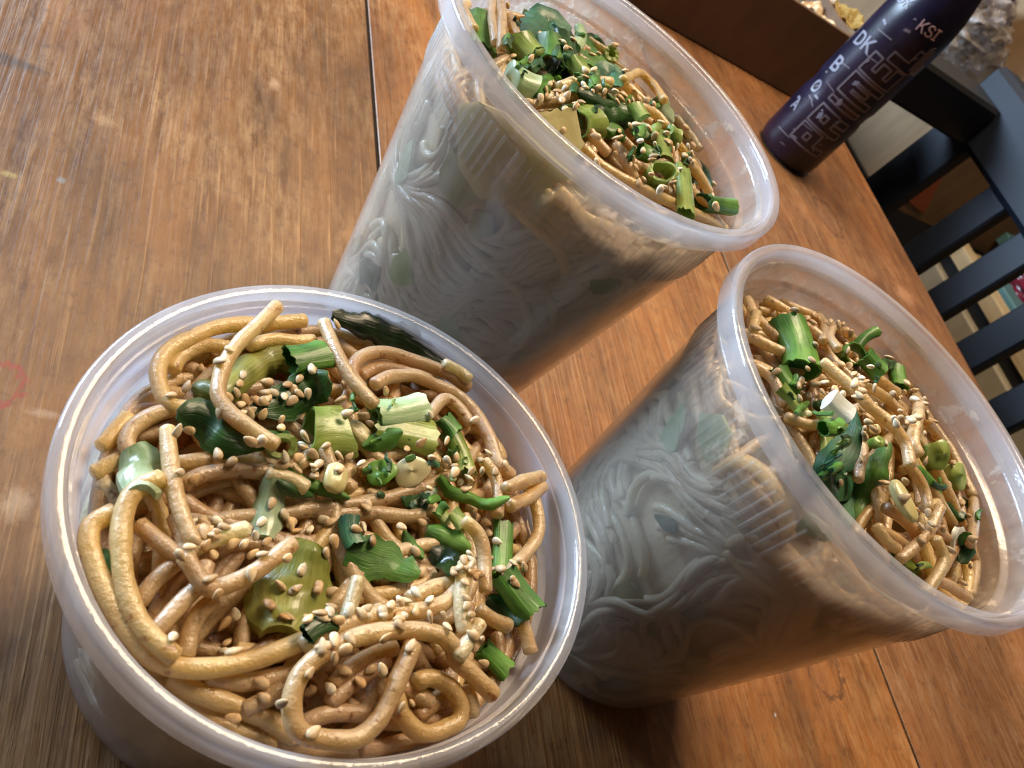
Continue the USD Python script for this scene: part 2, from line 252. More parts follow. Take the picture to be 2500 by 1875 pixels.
# ------------------------------------------------------------------ the three tubs
class Tub: pass
TUBS = []
def make_tub(x, y, H, rb, oa, ob, d_edge, d_mid, label, ribs):
    t = Tub(); t.c = np.array([x, y, 0.0005]); t.H = H; t.d_edge, t.d_mid = d_edge, d_mid
    def oval(th, z):
        k = np.clip(z / H, 0, 1) ** 2; return 1 + k * (oa * np.cos(2 * th) + ob * np.sin(2 * th))
    zr = H - .030
    out = [(rb - .0075, .0), (rb - .004, .0005), (rb - .0012, .0022), (rb, .0050), (.0518, zr), (.0521, zr + .003), (.0524, H - .0122), (.0542, H - .0112), (.0546, H - .0040)]
    t.zw = np.array([p[1] for p in out[3:]]); t.rw = np.array([p[0] for p in out[3:]])
    # refine straight wall so the oval follows
    fine = out[:4] + [(rb + (.0518 - rb) * k, .005 + (zr - .005) * k) for k in np.linspace(0, 1, 12)[1:]] + out[5:]
    inner = [(max(r - .0006, 0), z + (.0007 if z < .004 else 0)) for r, z in fine][::-1]
    prof = [(.0002, .0)] + fine + inner + [(.0002, .0007)]
    t.wall_r = lambda z: np.interp(z, np.r_[0, t.zw], np.r_[rb - .003, t.rw])
    t.oval = oval
    root = thing('deli_container', label, 'food container', t.c)
    obj('wall', lathe(prof, 128, oval=oval), P_WALL if ribs else P_SHORT, root, smooth=40)
    rim = [(.0541, H - .0060), (.0545, H - .0052), (.0548, H - .0016), (.0552, H - .0004), (.0559, H), (.0575, H), (.0582, H - .0004), (.0585, H - .0014), (.0586, H - .0058), (.0583, H - .0064), (.0577, H - .0064), (.0574, H - .0058), (.0573, H - .0022), (.0567, H - .0016), (.0560, H - .0018), (.0555, H - .0026), (.0551, H - .0060)]
    obj('rim', lathe(rim[::-1] if False else rim, 160, closed=True, oval=oval), P_RIM, root, smooth=50)
    if ribs:
        parts = []
        for k in range(120):
            th = 2 * np.pi * k / 120; 
            if k % 15 == 14: continue
            z0, z1 = H - .0285 + .0015 * ((k // 15) % 2), H - .0128
            zz = [z0, z0 + .0012, z1 - .0012, z1]; hh = [0.0, .00055, .00055, 0.0]; w = .0005
            v = []
            for z, h in zip(zz, hh):
                r = (t.wall_r(z)) * oval(th, z)
                for s, e in ((-1, -.0001), (0, h + .00005), (1, -.0001)):
                    a = th + s * w / r; v.append(((r + e) * math.cos(a), (r + e) * math.sin(a), z))
            f = []
            for i in range(3):
                for j in range(2): a = i * 3 + j; f += [(a, a + 1, a + 4), (a, a + 4, a + 3)]
            parts.append((np.array(v), np.array(f)))
        obj('ribbed_band', join(parts), P_RIB, root, smooth=True, kind='stuff')
    t.root = root; TUBS.append(t); t.tops = []; return t
T1 = make_tub(.06832, .08375, .0824, .0462, .0308, .0114, .0070, .0010, 'short clear plastic tub filled to the brim with sesame noodles, nearest the camera', False)
T2 = make_tub(.13323, .20225, .1353, .0412, .0168, -.0337, .0165, .0050, 'tall cloudy noodle tub with a flat pale stem against its wall, farthest back', True)
T3 = make_tub(.19975, .10069, .1353, .0412, .0127, -.0043, .0165, .0040, 'tall cloudy noodle tub with a long bluish scallion leaf on top, right', True)

def surf(t, x, y):
    rho = np.hypot(x - t.c[0], y - t.c[1]) / .052
    return t.H - t.d_edge + (t.d_edge - t.d_mid) * (1 - np.clip(rho, 0, 1) ** 2)
REG = {'A': (0, 650, 2.765), 'B': (700, 650, 2.765), 'C': (0, 1250, 2.655), 'D': (700, 1250, 2.655), 'E': (1000, 0, 2.458), 'F': (1700, 700, 1.951)}
def src(reg, p): o = REG[reg]; return o[0] + p[0] / o[2], o[1] + p[1] / o[2]
def clampr(t, P, r):
    th = np.arctan2(P[1] - t.c[1], P[0] - t.c[0]); lim = t.wall_r(min(P[2], t.H - .005)) * t.oval(th, P[2]) - .0008 - r
    d = np.hypot(P[0] - t.c[0], P[1] - t.c[1])
    if d > lim: P = P.copy(); P[:2] = t.c[:2] + (P[:2] - t.c[:2]) * lim / d
    return P
def on_top(t, reg, p, lev, r):
    x, y = src(reg, p); P = at(x, y, t.H - .01)
    for _ in range(6): P = at(x, y, float(surf(t, P[0], P[1])) + lev * .0027)
    return clampr(t, P, r)
HM = .0007                                               # height map of each tub's contents, for laying things on top
def hm_new(t): t.hm = np.full((180, 180), -1.0); return t
def hm_add(t, v):
    i = ((v[:, 0] - t.c[0]) / HM + 90).astype(int); j = ((v[:, 1] - t.c[1]) / HM + 90).astype(int)
    ok = (i >= 0) & (i < 180) & (j >= 0) & (j < 180); np.maximum.at(t.hm, (i[ok], j[ok]), v[ok, 2])
def hm_get(t, x, y, rad=1, q=1.0):
    i = int((x - t.c[0]) / HM + 90); j = int((y - t.c[1]) / HM + 90)
    w = t.hm[max(i - rad, 0):i + rad + 1, max(j - rad, 0):j + rad + 1]; w = w[w > 0]
    return float(np.quantile(w, q)) if w.size else float(surf(t, x, y)) - .004
def lay(t, reg, p, rad=3, q=.8, up=0.0, r=.001):
    x, y = src(reg, p); P = at(x, y, t.H - .008)
    for _ in range(5): P = at(x, y, hm_get(t, P[0], P[1], rad, q) + up)
    return clampr(t, P, r)
for t in TUBS: hm_new(t)

# ------------------------------------------------------------------ noodles
def noodle(t, v, m, label, group=None):
    obj('noodle', v, NM[m], None, True, label=label, cat='noodle', group=group); hm_add(t, v[0])
G1, G2, G3 = 'noodles on top of the short front tub', 'noodles on top of the far tall tub', 'noodles on top of the right tall tub'
L1, L2, L3 = 'glossy brown wheat noodle coiled in the short front tub', 'glossy brown wheat noodle piled in the far tall tub', 'glossy brown wheat noodle piled in the right-hand tall tub'
N1 = [  # region, level, radius mm, colour, label, points
 ('A', 0.6, 1.9, 'gold', 'golden noodle arching in an open loop at the upper left of the short tub', [(2050, 370), (1850, 385), (1500, 405), (1250, 450), (1120, 560), (1065, 700), (1085, 840), (1150, 940), (1260, 960)]),
 ('A', 0.0, 1.8, 'gold', None, [(1560, 560), (1400, 535), (1290, 565), (1200, 630), (1170, 700)]),
 ('A', 0.6, 1.8, 'gold', None, [(1680, 530), (1850, 495), (2000, 505), (2120, 500)]),
 ('A', 2.4, 1.8, 'tan', 'pale noodle with a free upper end crossing dark leaves in the short tub', [(1855, 250), (1750, 390), (1610, 520), (1510, 680), (1475, 850), (1540, 970), (1650, 1070), (1780, 1160), (1860, 1210)]),
 ('A', 0.2, 1.8, 'tan', None, [(1270, 955), (1130, 975), (1000, 1020), (890, 1100), (855, 1180), (880, 1250), (960, 1260)]),
 ('A', 1.6, 1.7, 'tan', None, [(1130, 1100), (1140, 1250), (1165, 1450), (1200, 1600), (1255, 1760), (1300, 1860)]),
 ('A', 0.0, 1.8, 'tan', None, [(1210, 1330), (1400, 1310), (1600, 1320), (1760, 1340)]),
 ('A', 0.1, 1.8, 'rose', None, [(1240, 1470), (1400, 1395), (1600, 1375), (1800, 1390)]),
 ('A', -.6, 1.9, 'gold', None, [(690, 1220), (770, 1130), (870, 1020)]), ('A', -.6, 1.9, 'gold', None, [(640, 1400), (740, 1345), (830, 1300)]),
 ('A', -.9, 1.8, 'pale', None, [(690, 1470), (770, 1560), (800, 1650)]),
 ('C', 1.8, 1.95, 'gold', 'thick golden noodle curving down the left side of the short tub', [(1046, -220), (925, -170), (840, -90), (797, 40), (785, 200), (800, 400), (840, 560), (900, 700), (1000, 830), (1130, 940)]),
 ('C', 1.0, 1.95, 'gold', 'long golden noodle sweeping round the lower left wall of the short tub', [(740, 0), (600, 80), (540, 200), (535, 330), (570, 480), (660, 620), (760, 740), (880, 870), (1000, 955), (1150, 1005), (1350, 1015), (1600, 970), (1800, 905), (2060, 790)]),
 ('C', .3, 1.9, 'gold', None, [(640, 500), (720, 570), (860, 690), (960, 800)]),
 ('C', .8, 1.7, 'tan', None, [(905, 580), (1000, 450), (1130, 340), (1210, 290)]),
 ('C', 1.2, 1.7, 'rose', None, [(1005, 780), (1100, 670), (1210, 550), (1300, 460), (1340, 330)]),
 ('C', .6, 1.7, 'tan', None, [(1205, 930), (1230, 790), (1290, 660), (1390, 570)]),
 ('C', 1.9, 1.8, 'rose', 'greyish sauce-spotted noodle left of the yellow-green stem in the short tub', [(1200, 290), (1270, 400), (1350, 495), (1480, 470), (1650, 390), (1790, 290), (1900, 200)]),
 ('C', 1.2, 1.7, 'rose', None, [(900, 80), (1010, 170), (1130, 270), (1230, 330)]),
 ('C', 1.0, 1.7, 'tan', None, [(1130, 30), (1190, 180), (1210, 330)]),
 ('C', 1.0, 1.7, 'pale', None, [(1180, 280), (1400, 170), (1600, 110)]),
 ('C', -.1, 1.9, 'tan', None, [(1350, 1080), (1600, 1100), (1800, 1070), (1950, 1020), (2100, 950)]),
 ('C', -.2, 1.9, 'gold', None, [(1100, 1080), (1300, 1180), (1500, 1250), (1720, 1340), (1900, 1440)]),
 ('C', -.8, 1.9, 'gold', None, [(930, 1010), (1100, 1150), (1300, 1320), (1550, 1460), (1750, 1570)]),
 ('C', .3, 1.7, 'tan', None, [(1590, 1280), (1700, 1225), (1830, 1150)]),
 ('D', 1.6, 1.8, 'tan', None, [(100, 860), (300, 760), (480, 690), (650, 655), (850, 640), (1000, 600), (1110, 500)]),
 ('D', 2.4, 1.9, 'tan', 'noodle looping in a wide open ring at the bottom of the short tub', [(1080, 870), (1000, 800), (850, 768), (650, 772), (450, 815), (260, 900), (120, 1010), (50, 1130), (30, 1260), (60, 1400), (150, 1490), (300, 1525), (450, 1470), (580, 1370), (660, 1230), (720, 1080), (785, 940), (815, 860)]),
 ('D', .8, 1.9, 'gold', 'short curled noodle to the right of the wide ring in the short tub', [(700, 1180), (760, 1330), (850, 1425), (960, 1460), (1050, 1440), (1110, 1370), (1130, 1280), (1100, 1190), (1030, 1110), (930, 1075), (840, 1100)]),
 ('D', 1.9, 1.9, 'tan', None, [(1080, 860), (1090, 950), (1170, 1020), (1240, 1090), (1340, 1190)]),
 ('D', 2.7, 1.7, 'pale', 'pale noodle stub pointing up in the lower right of the short tub', [(1250, 720), (1190, 820), (1110, 940)]),
 ('D', 2.5, 1.7, 'pale', None, [(1160, 330), (1145, 430), (1130, 540), (1130, 650), (1150, 770)]),
 ('D', 2.4, 1.7, 'tan', None, [(1150, 60), (1240, 150), (1285, 280), (1290, 420), (1290, 510)]),
 ('D', .8, 1.7, 'tan', 'thin noodle bent in a half circle beside the right wall of the short tub', [(1560, -170), (1610, -60), (1635, 60), (1620, 170), (1550, 270), (1480, 350), (1430, 420)]),
 ('D', .5, 1.7, 'tan', None, [(1480, 480), (1500, 640), (1550, 780), (1605, 930)]),
 ('D', .9, 1.8, 'pale', None, [(1160, 1140), (1195, 1250), (1240, 1390)]),
 ('D', .2, 1.8, 'rose', None, [(280, 1240), (400, 1130), (520, 1040), (650, 955)]),
 ('D', .0, 1.8, 'rose', None, [(130, 1360), (250, 1315), (400, 1300), (530, 1310)]),
 ('D', .1, 1.8, 'brown', None, [(300, 1120), (420, 1010), (560, 930), (700, 880)]),
 ('D', 1.8, 1.6, 'pale', None, [(465, 430), (430, 560), (385, 700)]),
 ('D', 1.0, 1.8, 'tan', None, [(800, 560), (960, 490), (1110, 460)]),
 ('D', .0, 1.8, 'rose', None, [(740, 1130), (840, 1180), (930, 1230)]),
 ('D', -.4, 1.8, 'brown', None, [(850, 1330), (950, 1240), (1050, 1150)]),
 ('D', 1.4, 1.7, 'tan', None, [(1250, 640), (1340, 700), (1440, 740)]),
 ('B', 1.9, 1.7, 'tan', 'noodle running down between dark leaves at the top of the short tub', [(250, 380), (305, 520), (360, 640), (430, 760), (515, 860), (590, 940)]),
 ('B', .8, 1.8, 'rose', 'noodle curving round in a tight bend at the upper right of the short tub', [(1245, 800), (1100, 735), (900, 650), (700, 590), (560, 590), (460, 650), (440, 740), (500, 830)]),
 ('B', .6, 1.8, 'rose', None, [(590, 800), (700, 745), (850, 740), (1000, 795), (1150, 870), (1275, 990), (1350, 1120), (1400, 1250), (1440, 1350), (1520, 1410)]),
 ('B', .0, 1.7, 'rose', None, [(500, 740), (620, 685), (800, 700), (960, 760)]),
 ('B', 1.5, 1.7, 'pale', 'pale noodle stub sticking out toward the upper right rim of the short tub', [(1060, 665), (1200, 662), (1330, 660)]),
 ('B', 1.7, 1.8, 'tan', None, [(1480, 1500), (1600, 1450), (1700, 1425), (1790, 1405)]), ('B', 1.2, 1.8, 'tan', None, [(1500, 1620), (1640, 1560), (1775, 1480)]),
 ('B', .8, 1.7, 'tan', None, [(1330, 1320), (1410, 1430), (1430, 1560), (1420, 1680)]),
 ('B', .5, 1.7, 'rose', None, [(960, 1010), (1060, 900), (1160, 960), (1240, 1060)]),
 ('B', .9, 1.7, 'pale', None, [(-120, 1400), (30, 1440), (130, 1500)]), ('B', .4, 1.7, 'tan', None, [(250, 1240), (330, 1400), (450, 1500)])]
N2 = [
 ('E', 1.5, 1.7, 'tan', 'shiny upright noodle at the top left of the far tub', [(540, -40), (555, 120), (550, 290)]), ('E', 1.0, 1.7, 'tan', None, [(470, -40), (500, 130), (515, 260)]),
 ('E', .6, 1.7, 'gold', None, [(290, -20), (330, 70), (390, 170)]), ('E', .3, 1.7, 'gold', None, [(240, 20), (300, 110), (340, 200)]), ('E', .8, 1.6, 'tan', None, [(600, 100), (620, 170), (650, 220)]),
 ('E', 1.4, 2.0, 'gold', 'thick golden noodle along the near rim of the far tub', [(1050, 900), (1150, 1000), (1300, 1090), (1450, 1165), (1650, 1250), (1800, 1330), (1900, 1390)]),
 ('E', .6, 2.0, 'gold', None, [(1080, 1040), (1250, 1140), (1400, 1250), (1560, 1310)]), ('E', .9, 1.9, 'tan', None, [(1640, 1090), (1730, 1200), (1820, 1300), (1900, 1400)]),
 ('E', 1.0, 1.7, 'rose', None, [(1235, 870), (1290, 970), (1350, 1070)]), ('E', .9, 1.7, 'rose', None, [(1080, 790), (1140, 860), (1190, 920)]),
 ('E', .5, 1.8, 'gold', None, [(1280, 480), (1390, 440), (1480, 530), (1530, 600)]), ('E', .5, 1.8, 'pale', 'pale noodle bent against the far wall of the far tub', [(1700, 700), (1790, 690), (1850, 750), (1875, 850), (1870, 930)]),
 ('E', .5, 1.7, 'gold', None, [(1060, 90), (1130, 150), (1190, 240)]), ('E', .1, 1.7, 'gold', None, [(1210, 240), (1290, 320), (1360, 400)]),
 ('E', .3, 1.8, 'tan', None, [(700, 640), (850, 600), (1000, 570), (1130, 520)]), ('E', .2, 1.8, 'tan', None, [(1380, 640), (1470, 680), (1540, 760)]),
 ('E', .5, 1.7, 'rose', None, [(1300, 960), (1420, 1010), (1550, 960)]), ('E', .4, 1.7, 'tan', None, [(1550, 1080), (1560, 1180), (1600, 1270)]),
 ('E', .3, 1.8, 'tan', None, [(1650, 950), (1740, 1060), (1800, 1150)]), ('E', .2, 1.8, 'tan', None, [(900, 520), (1030, 480), (1200, 500)])]
N3 = [
 ('F', .9, 1.7, 'tan', None, [(245, 60), (300, 150), (390, 240)]), ('F', 1.0, 1.7, 'gold', None, [(285, 130), (268, 215)]), ('F', .8, 1.8, 'tan', None, [(230, 220), (320, 270), (410, 310)]),
 ('F', .2, 1.7, 'tan', None, [(330, 60), (420, 110), (520, 180), (600, 240)]), ('F', .1, 1.7, 'tan', None, [(400, 60), (490, 110), (600, 160)]),
 ('F', .3, 1.6, 'tan', None, [(560, 110), (610, 180), (600, 260)]), ('F', .3, 1.6, 'tan', None, [(600, 110), (690, 150), (760, 190)]), ('F', .7, 1.6, 'tan', None, [(650, 190), (640, 240), (670, 300)]),
 ('F', .6, 1.8, 'tan', None, [(710, 210), (800, 215), (870, 260), (890, 330)]), ('F', .6, 1.7, 'tan', None, [(850, 380), (960, 350), (1070, 355)]),
 ('F', 1.5, 1.9, 'tan', 'noodle running diagonally under a line of sesame across the middle of the right tub', [(600, 360), (720, 460), (820, 560), (930, 660), (1000, 750), (1020, 850)]),
 ('F', 1.2, 1.9, 'tan', None, [(990, 400), (1070, 500), (1060, 600), (1035, 720), (1060, 800)]), ('F', .8, 1.9, 'tan', None, [(1060, 450), (1150, 560), (1240, 670), (1320, 800), (1370, 930), (1385, 1030)]),
 ('F', .6, 1.9, 'tan', 'straight noodle with a blunt end lying near the far wall of the right tub', [(1150, 490), (1230, 560), (1300, 630), (1330, 700)]), ('F', .4, 1.8, 'tan', None, [(1100, 640), (1200, 740), (1290, 850), (1340, 960)]),
 ('F', .8, 1.8, 'tan', None, [(1380, 1000), (1440, 1030), (1500, 1050)]), ('F', 1.0, 1.7, 'tan', None, [(1160, 1050), (1120, 1150), (1050, 1230), (970, 1300)]),
 ('F', 1.5, 1.8, 'pale', 'pale curved noodle hanging at the near edge of the right tub', [(1140, 1200), (1180, 1290), (1150, 1370), (1090, 1460)]), ('F', .7, 1.8, 'tan', None, [(1150, 1400), (1220, 1430), (1290, 1480)]),
 ('F', .5, 1.7, 'tan', None, [(1330, 1020), (1320, 1150), (1300, 1230)]), ('F', .7, 1.7, 'rose', None, [(780, 690), (790, 800), (770, 920)]), ('F', .7, 1.7, 'tan', None, [(860, 1140), (900, 1200), (960, 1250)]),
 ('F', .5, 1.8, 'rose', None, [(900, 1050), (1000, 1120), (1060, 1200)]), ('F', .5, 1.7, 'tan', None, [(700, 500), (800, 480), (900, 520), (980, 600)]), ('F', .4, 1.7, 'tan', None, [(1000, 840), (1080, 960), (1100, 1060)]),
 ('F', .4, 1.7, 'rose', None, [(280, 380), (360, 430), (420, 560)]), ('F', .3, 1.7, 'tan', None, [(430, 620), (560, 660), (640, 620)]), ('F', .3, 1.7, 'tan', None, [(800, 380), (880, 450), (960, 500)])]
for t, NN, LB, GR in ((T1, N1, L1, G1), (T2, N2, L2, G2), (T3, N3, L3, G3)):
    for i, (reg, lev, r, m, lab, pts) in enumerate(NN):
        P = np.array([on_top(t, reg, p, lev, r / 1000) for p in pts])
        C = catmull(P, .0011); C[:, 2] += .0006 * (fbm(C * 130 + i, 2, i) - .5) * 2
        noodle(t, tube(C, r / 1000 * (.97 if t is T1 else .86), 11, i), m, lab or LB, None if lab else GR)

def buried(t, k, count):
    """noodles of the layers below, loosely coiled"""
    g = np.random.default_rng(50 + k); low = {}
    for i in range(count):
        lev = -.7 - .8 * (i % 4) - g.random() * .6
        a0 = g.random() * 2 * np.pi; rad = .048 * math.sqrt(g.random()); p = t.c[:2] + rad * np.array([math.cos(a0), math.sin(a0)])
        h = g.random() * 2 * np.pi; cur = g.normal(0, 45); pts = []
        for s in range(int(g.integers(10, 24))):
            lim = .0495; d = p - t.c[:2]; dd = np.linalg.norm(d)
            if dd > lim: p = t.c[:2] + d * lim / dd; h += (1 if np.cross(d, [math.cos(h), math.sin(h)]) > 0 else -1) * .35
            pts.append([p[0], p[1], float(surf(t, *p)) + lev * .0027]); h += cur * .004 + g.normal(0, .12); p = p + .004 * np.array([math.cos(h), math.sin(h)])
        P = np.array([clampr(t, q, .0019) for q in np.array(pts)])
        v = tube(catmull(P, .0016), .0017 if k == 0 else .0015, 9, i); m = ['tan', 'rose', 'brown', 'gold', 'tan'][i % 5]
        if i % 4 == 0 or (i % 4 == 1 and i % 8 == 1): noodle(t, v, m, (L1, L2, L3)[k], (G1, G2, G3)[k])
        else: low.setdefault('rose' if m == 'brown' else m, []).append(v); hm_add(t, v[0])
    for m in low:
        obj('lower_noodles', join(low[m]), NM[m], None, True, label=('tangled %s noodles in the layers below the top of the %s tub' % ({'tan': 'tan', 'rose': 'rosy brown', 'gold': 'golden'}[m], ('short front', 'far tall', 'right tall')[k])), cat='noodles', kind='stuff')
buried(T1, 0, 130); buried(T2, 1, 100); buried(T3, 2, 100)

def packed(t, k, count):
    """what presses against the wall from inside: a lumpy core and the noodles over it"""
    g = np.random.default_rng(90 + k); top = t.H - t.d_edge - .008
    prof = [(.0005, .0012)] + [(float(t.wall_r(z)) - .0046, z) for z in np.linspace(.0015, top - .001, 22)] + [(.044, top), (.02, top + .002), (.0005, top + .003)]
    c = lathe(prof, 96, oval=t.oval); v = np.array(c.vertices) + t.c
    d = v[:, :2] - t.c[:2]; n = fbm(v * 140, 3, k); v[:, :2] -= d * ((n - .3) * .05)[:, None]
    parts = [(v, np.array(c.faces))]
    flow = lambda th, z: 3.2 * (fbm(np.array([[math.cos(th) * 1.6 + 7 * k, math.sin(th) * 1.6, z * 17]]), 2, k)[0] - .5) * math.pi + .9
    for i in range(count):
        th = g.random() * 2 * np.pi; z = .004 + (top - .004) * g.random(); da = g.normal(0, .28); off = .0027 + g.random() * .0016; P = []
        for s in range(int(g.integers(12, 30))):
            z = min(max(z, .003), top); q = (float(t.wall_r(z)) * t.oval(th, z) - off - .0004 * math.sin(s * .7 + i)); P.append([t.c[0] + q * math.cos(th), t.c[1] + q * math.sin(th), z])
            a = flow(th, z) + da; th += .0036 * math.cos(a) / q; z += .0036 * math.sin(a)
            if z < .003 or z > top: break
        if len(P) > 3: parts.append(tube(catmull(P, .0022), .0015, 7, i))
    obj('packed_noodles', join(parts), NM['wall'], None, True, label=('brown noodles packed inside the short front tub below its top layer', 'noodles packed behind the cloudy wall of the far tall tub', 'noodles packed behind the cloudy wall of the right tall tub')[k], cat='noodles', kind='stuff')
NM['wall'] = noodle_mat('packed_noodle', (.60, .45, .25), (.82, .67, .43), .4)
packed(T1, 0, 90); packed(T2, 1, 520); packed(T3, 2, 520)

# ------------------------------------------------------------------ scallions, stems and leaves
def ring_mesh(L, rx, ry, hollow, seed):
    """cut scallion tube along local z; hollow = inner/outer radius (0 = solid). Returns mesh, uv"""
    n, m = 28, 6; th = np.linspace(0, 2 * np.pi, n + 1); V, F, U = [], [], []
    g = np.random.default_rng(seed); skew = g.normal(0, .15, 2); wob = lambda a: 1 + .10 * np.sin(2 * a + g0) + .03 * np.sin(5 * a + 2 * g0)
    g0 = g.random() * 6
    def grid(pts, uv, rows, cols, flip):
        o = sum(len(x) for x in V); V.append(pts.reshape(-1, 3)); U.append(uv.reshape(-1, 2))
        for i in range(rows - 1):
            for j in range(cols - 1):
                a = o + i * cols + j; q = [(a, a + 1, a + cols + 1), (a, a + cols + 1, a + cols)]
                F.extend([x[::-1] for x in q] if flip else q)
    jag = [g.normal(0, .035, n + 1) for _ in range(2)]
    for j_ in jag:
        j_[-1] = j_[0]
        if hollow == 0: j_ *= 0
    bend = g.normal(0, .18)
    def shell(k):
        P = np.zeros((m, n + 1, 3)); Q = np.zeros((m, n + 1, 2))
        for i, s in enumerate(np.linspace(-.5, .5, m)):
            w = wob(th) * k * (1 - .08 * (1 - (2 * s) ** 2)) * (1 + .06 * np.sin(3 * th + g0 + 2 * s))
            e = (jag[0] if s < 0 else jag[1]) * L * (abs(2 * s) ** 3) * .8
            P[i] = np.c_[rx * w * np.cos(th) + bend * L * s * s, ry * w * np.sin(th), np.full(n + 1, s * L) + e + s * 2 * (skew[0] * rx * np.cos(th) + skew[1] * ry * np.sin(th))]
            Q[i] = np.c_[th / 6.283, np.full(n + 1, s + .5)]
        return P, Q
    Po, Qo = shell(1.0); grid(Po, Qo, m, n + 1, False)
    if hollow > 0:
        Pi, Qi = shell(hollow); grid(Pi, Qi, m, n + 1, True)
        for i, fl in ((0, True), (m - 1, False)): grid(np.stack([Po[i], Pi[i]]), np.stack([Qo[i], Qi[i] + [.3, .4]]), 2, n + 1, fl)
    else:
        for i, fl in ((0, True), (m - 1, False)):
            s = -1 if i == 0 else 1; rings = [Po[i], Po[i] * [.96, .96, 1] + [0, 0, s * .04 * rx]]
            for k, h in ((.78, .12), (.4, .19), (.02, .21)):
                q = Po[i].copy(); q[:, :2] *= k; q[:, 2] += s * h * rx; rings.append(q)
            grid(np.stack(rings), np.stack([Qo[i] * 0 + [.37, .8]] * 5), 5, n + 1, fl)
    return (np.vstack(V), np.array(F)), np.vstack(U)
def axes(z, roll):
    z = z / np.linalg.norm(z); x = np.cross([0, 0, 1.0], z); x = x / np.linalg.norm(x) if np.linalg.norm(x) > .05 else np.array([1.0, 0, 0]); y = np.cross(z, x)
    c, s = math.cos(roll), math.sin(roll); return np.c_[c * x + s * y, -s * x + c * y, z]
count = [0]
def ring(t, reg, p0, p1, d, m, label, hollow=.88, flat=.7, tilt=0.0, up=0.0, group=None):
    """cut tube between two points of the picture, d = its width there"""
    count[0] += 1
    mid = ((p0[0] + p1[0]) / 2, (p0[1] + p1[1]) / 2); sc = REG[reg][2]
    C = lay(t, reg, mid, 4, .75); r = d / sc * px_size(C) / 2 * (1.3 if t is T1 else 1.38 if t is T2 else 1.18)
    if t is not T1: flat = max(flat, .7)
    C = lay(t, reg, mid, 4, .75, r * flat * .65 + up)
    a, b = at(*src(reg, p0), C[2]), at(*src(reg, p1), C[2]); ax = b - a; L = max(np.linalg.norm(ax), r * .5); ax = ax / L + np.array([0, 0, tilt])
    L *= 1 / math.sqrt(1 + tilt * tilt * .5)
    (v, f), uv = ring_mesh(L, r, r * flat, hollow, count[0]); A = axes(ax, 0 if flat < .95 else rnd.random() * 6)
    T = np.eye(4); T[:3, :3] = A; T[:3, 3] = C
    o = obj('scallion_piece', (v, f), GM[m], None, True, uv, label=label, cat='scallion piece', group=group); place(o, T); hm_add(t, v @ A.T + C)
def upright(t, reg, p, d, L, m, label, hollow=.7, lean=(0, 0), up=0.0):
    count[0] += 1
    C = lay(t, reg, p, 3, .7); r = d / REG[reg][2] * px_size(C) / 2; C = lay(t, reg, p, 3, .7, L * r * .25 + up)
    (v, f), uv = ring_mesh(L * r, r, r * .93, hollow, count[0]); z = -R[2] * .8 + np.array([lean[0], lean[1], .5]); A = axes(z, rnd.random() * 6)
    T = np.eye(4); T[:3, :3] = A; T[:3, 3] = C
    o = obj('scallion_piece', (v, f), GM[m], None, True, uv, label=label, cat='scallion piece'); place(o, T); hm_add(t, v @ A.T + C)
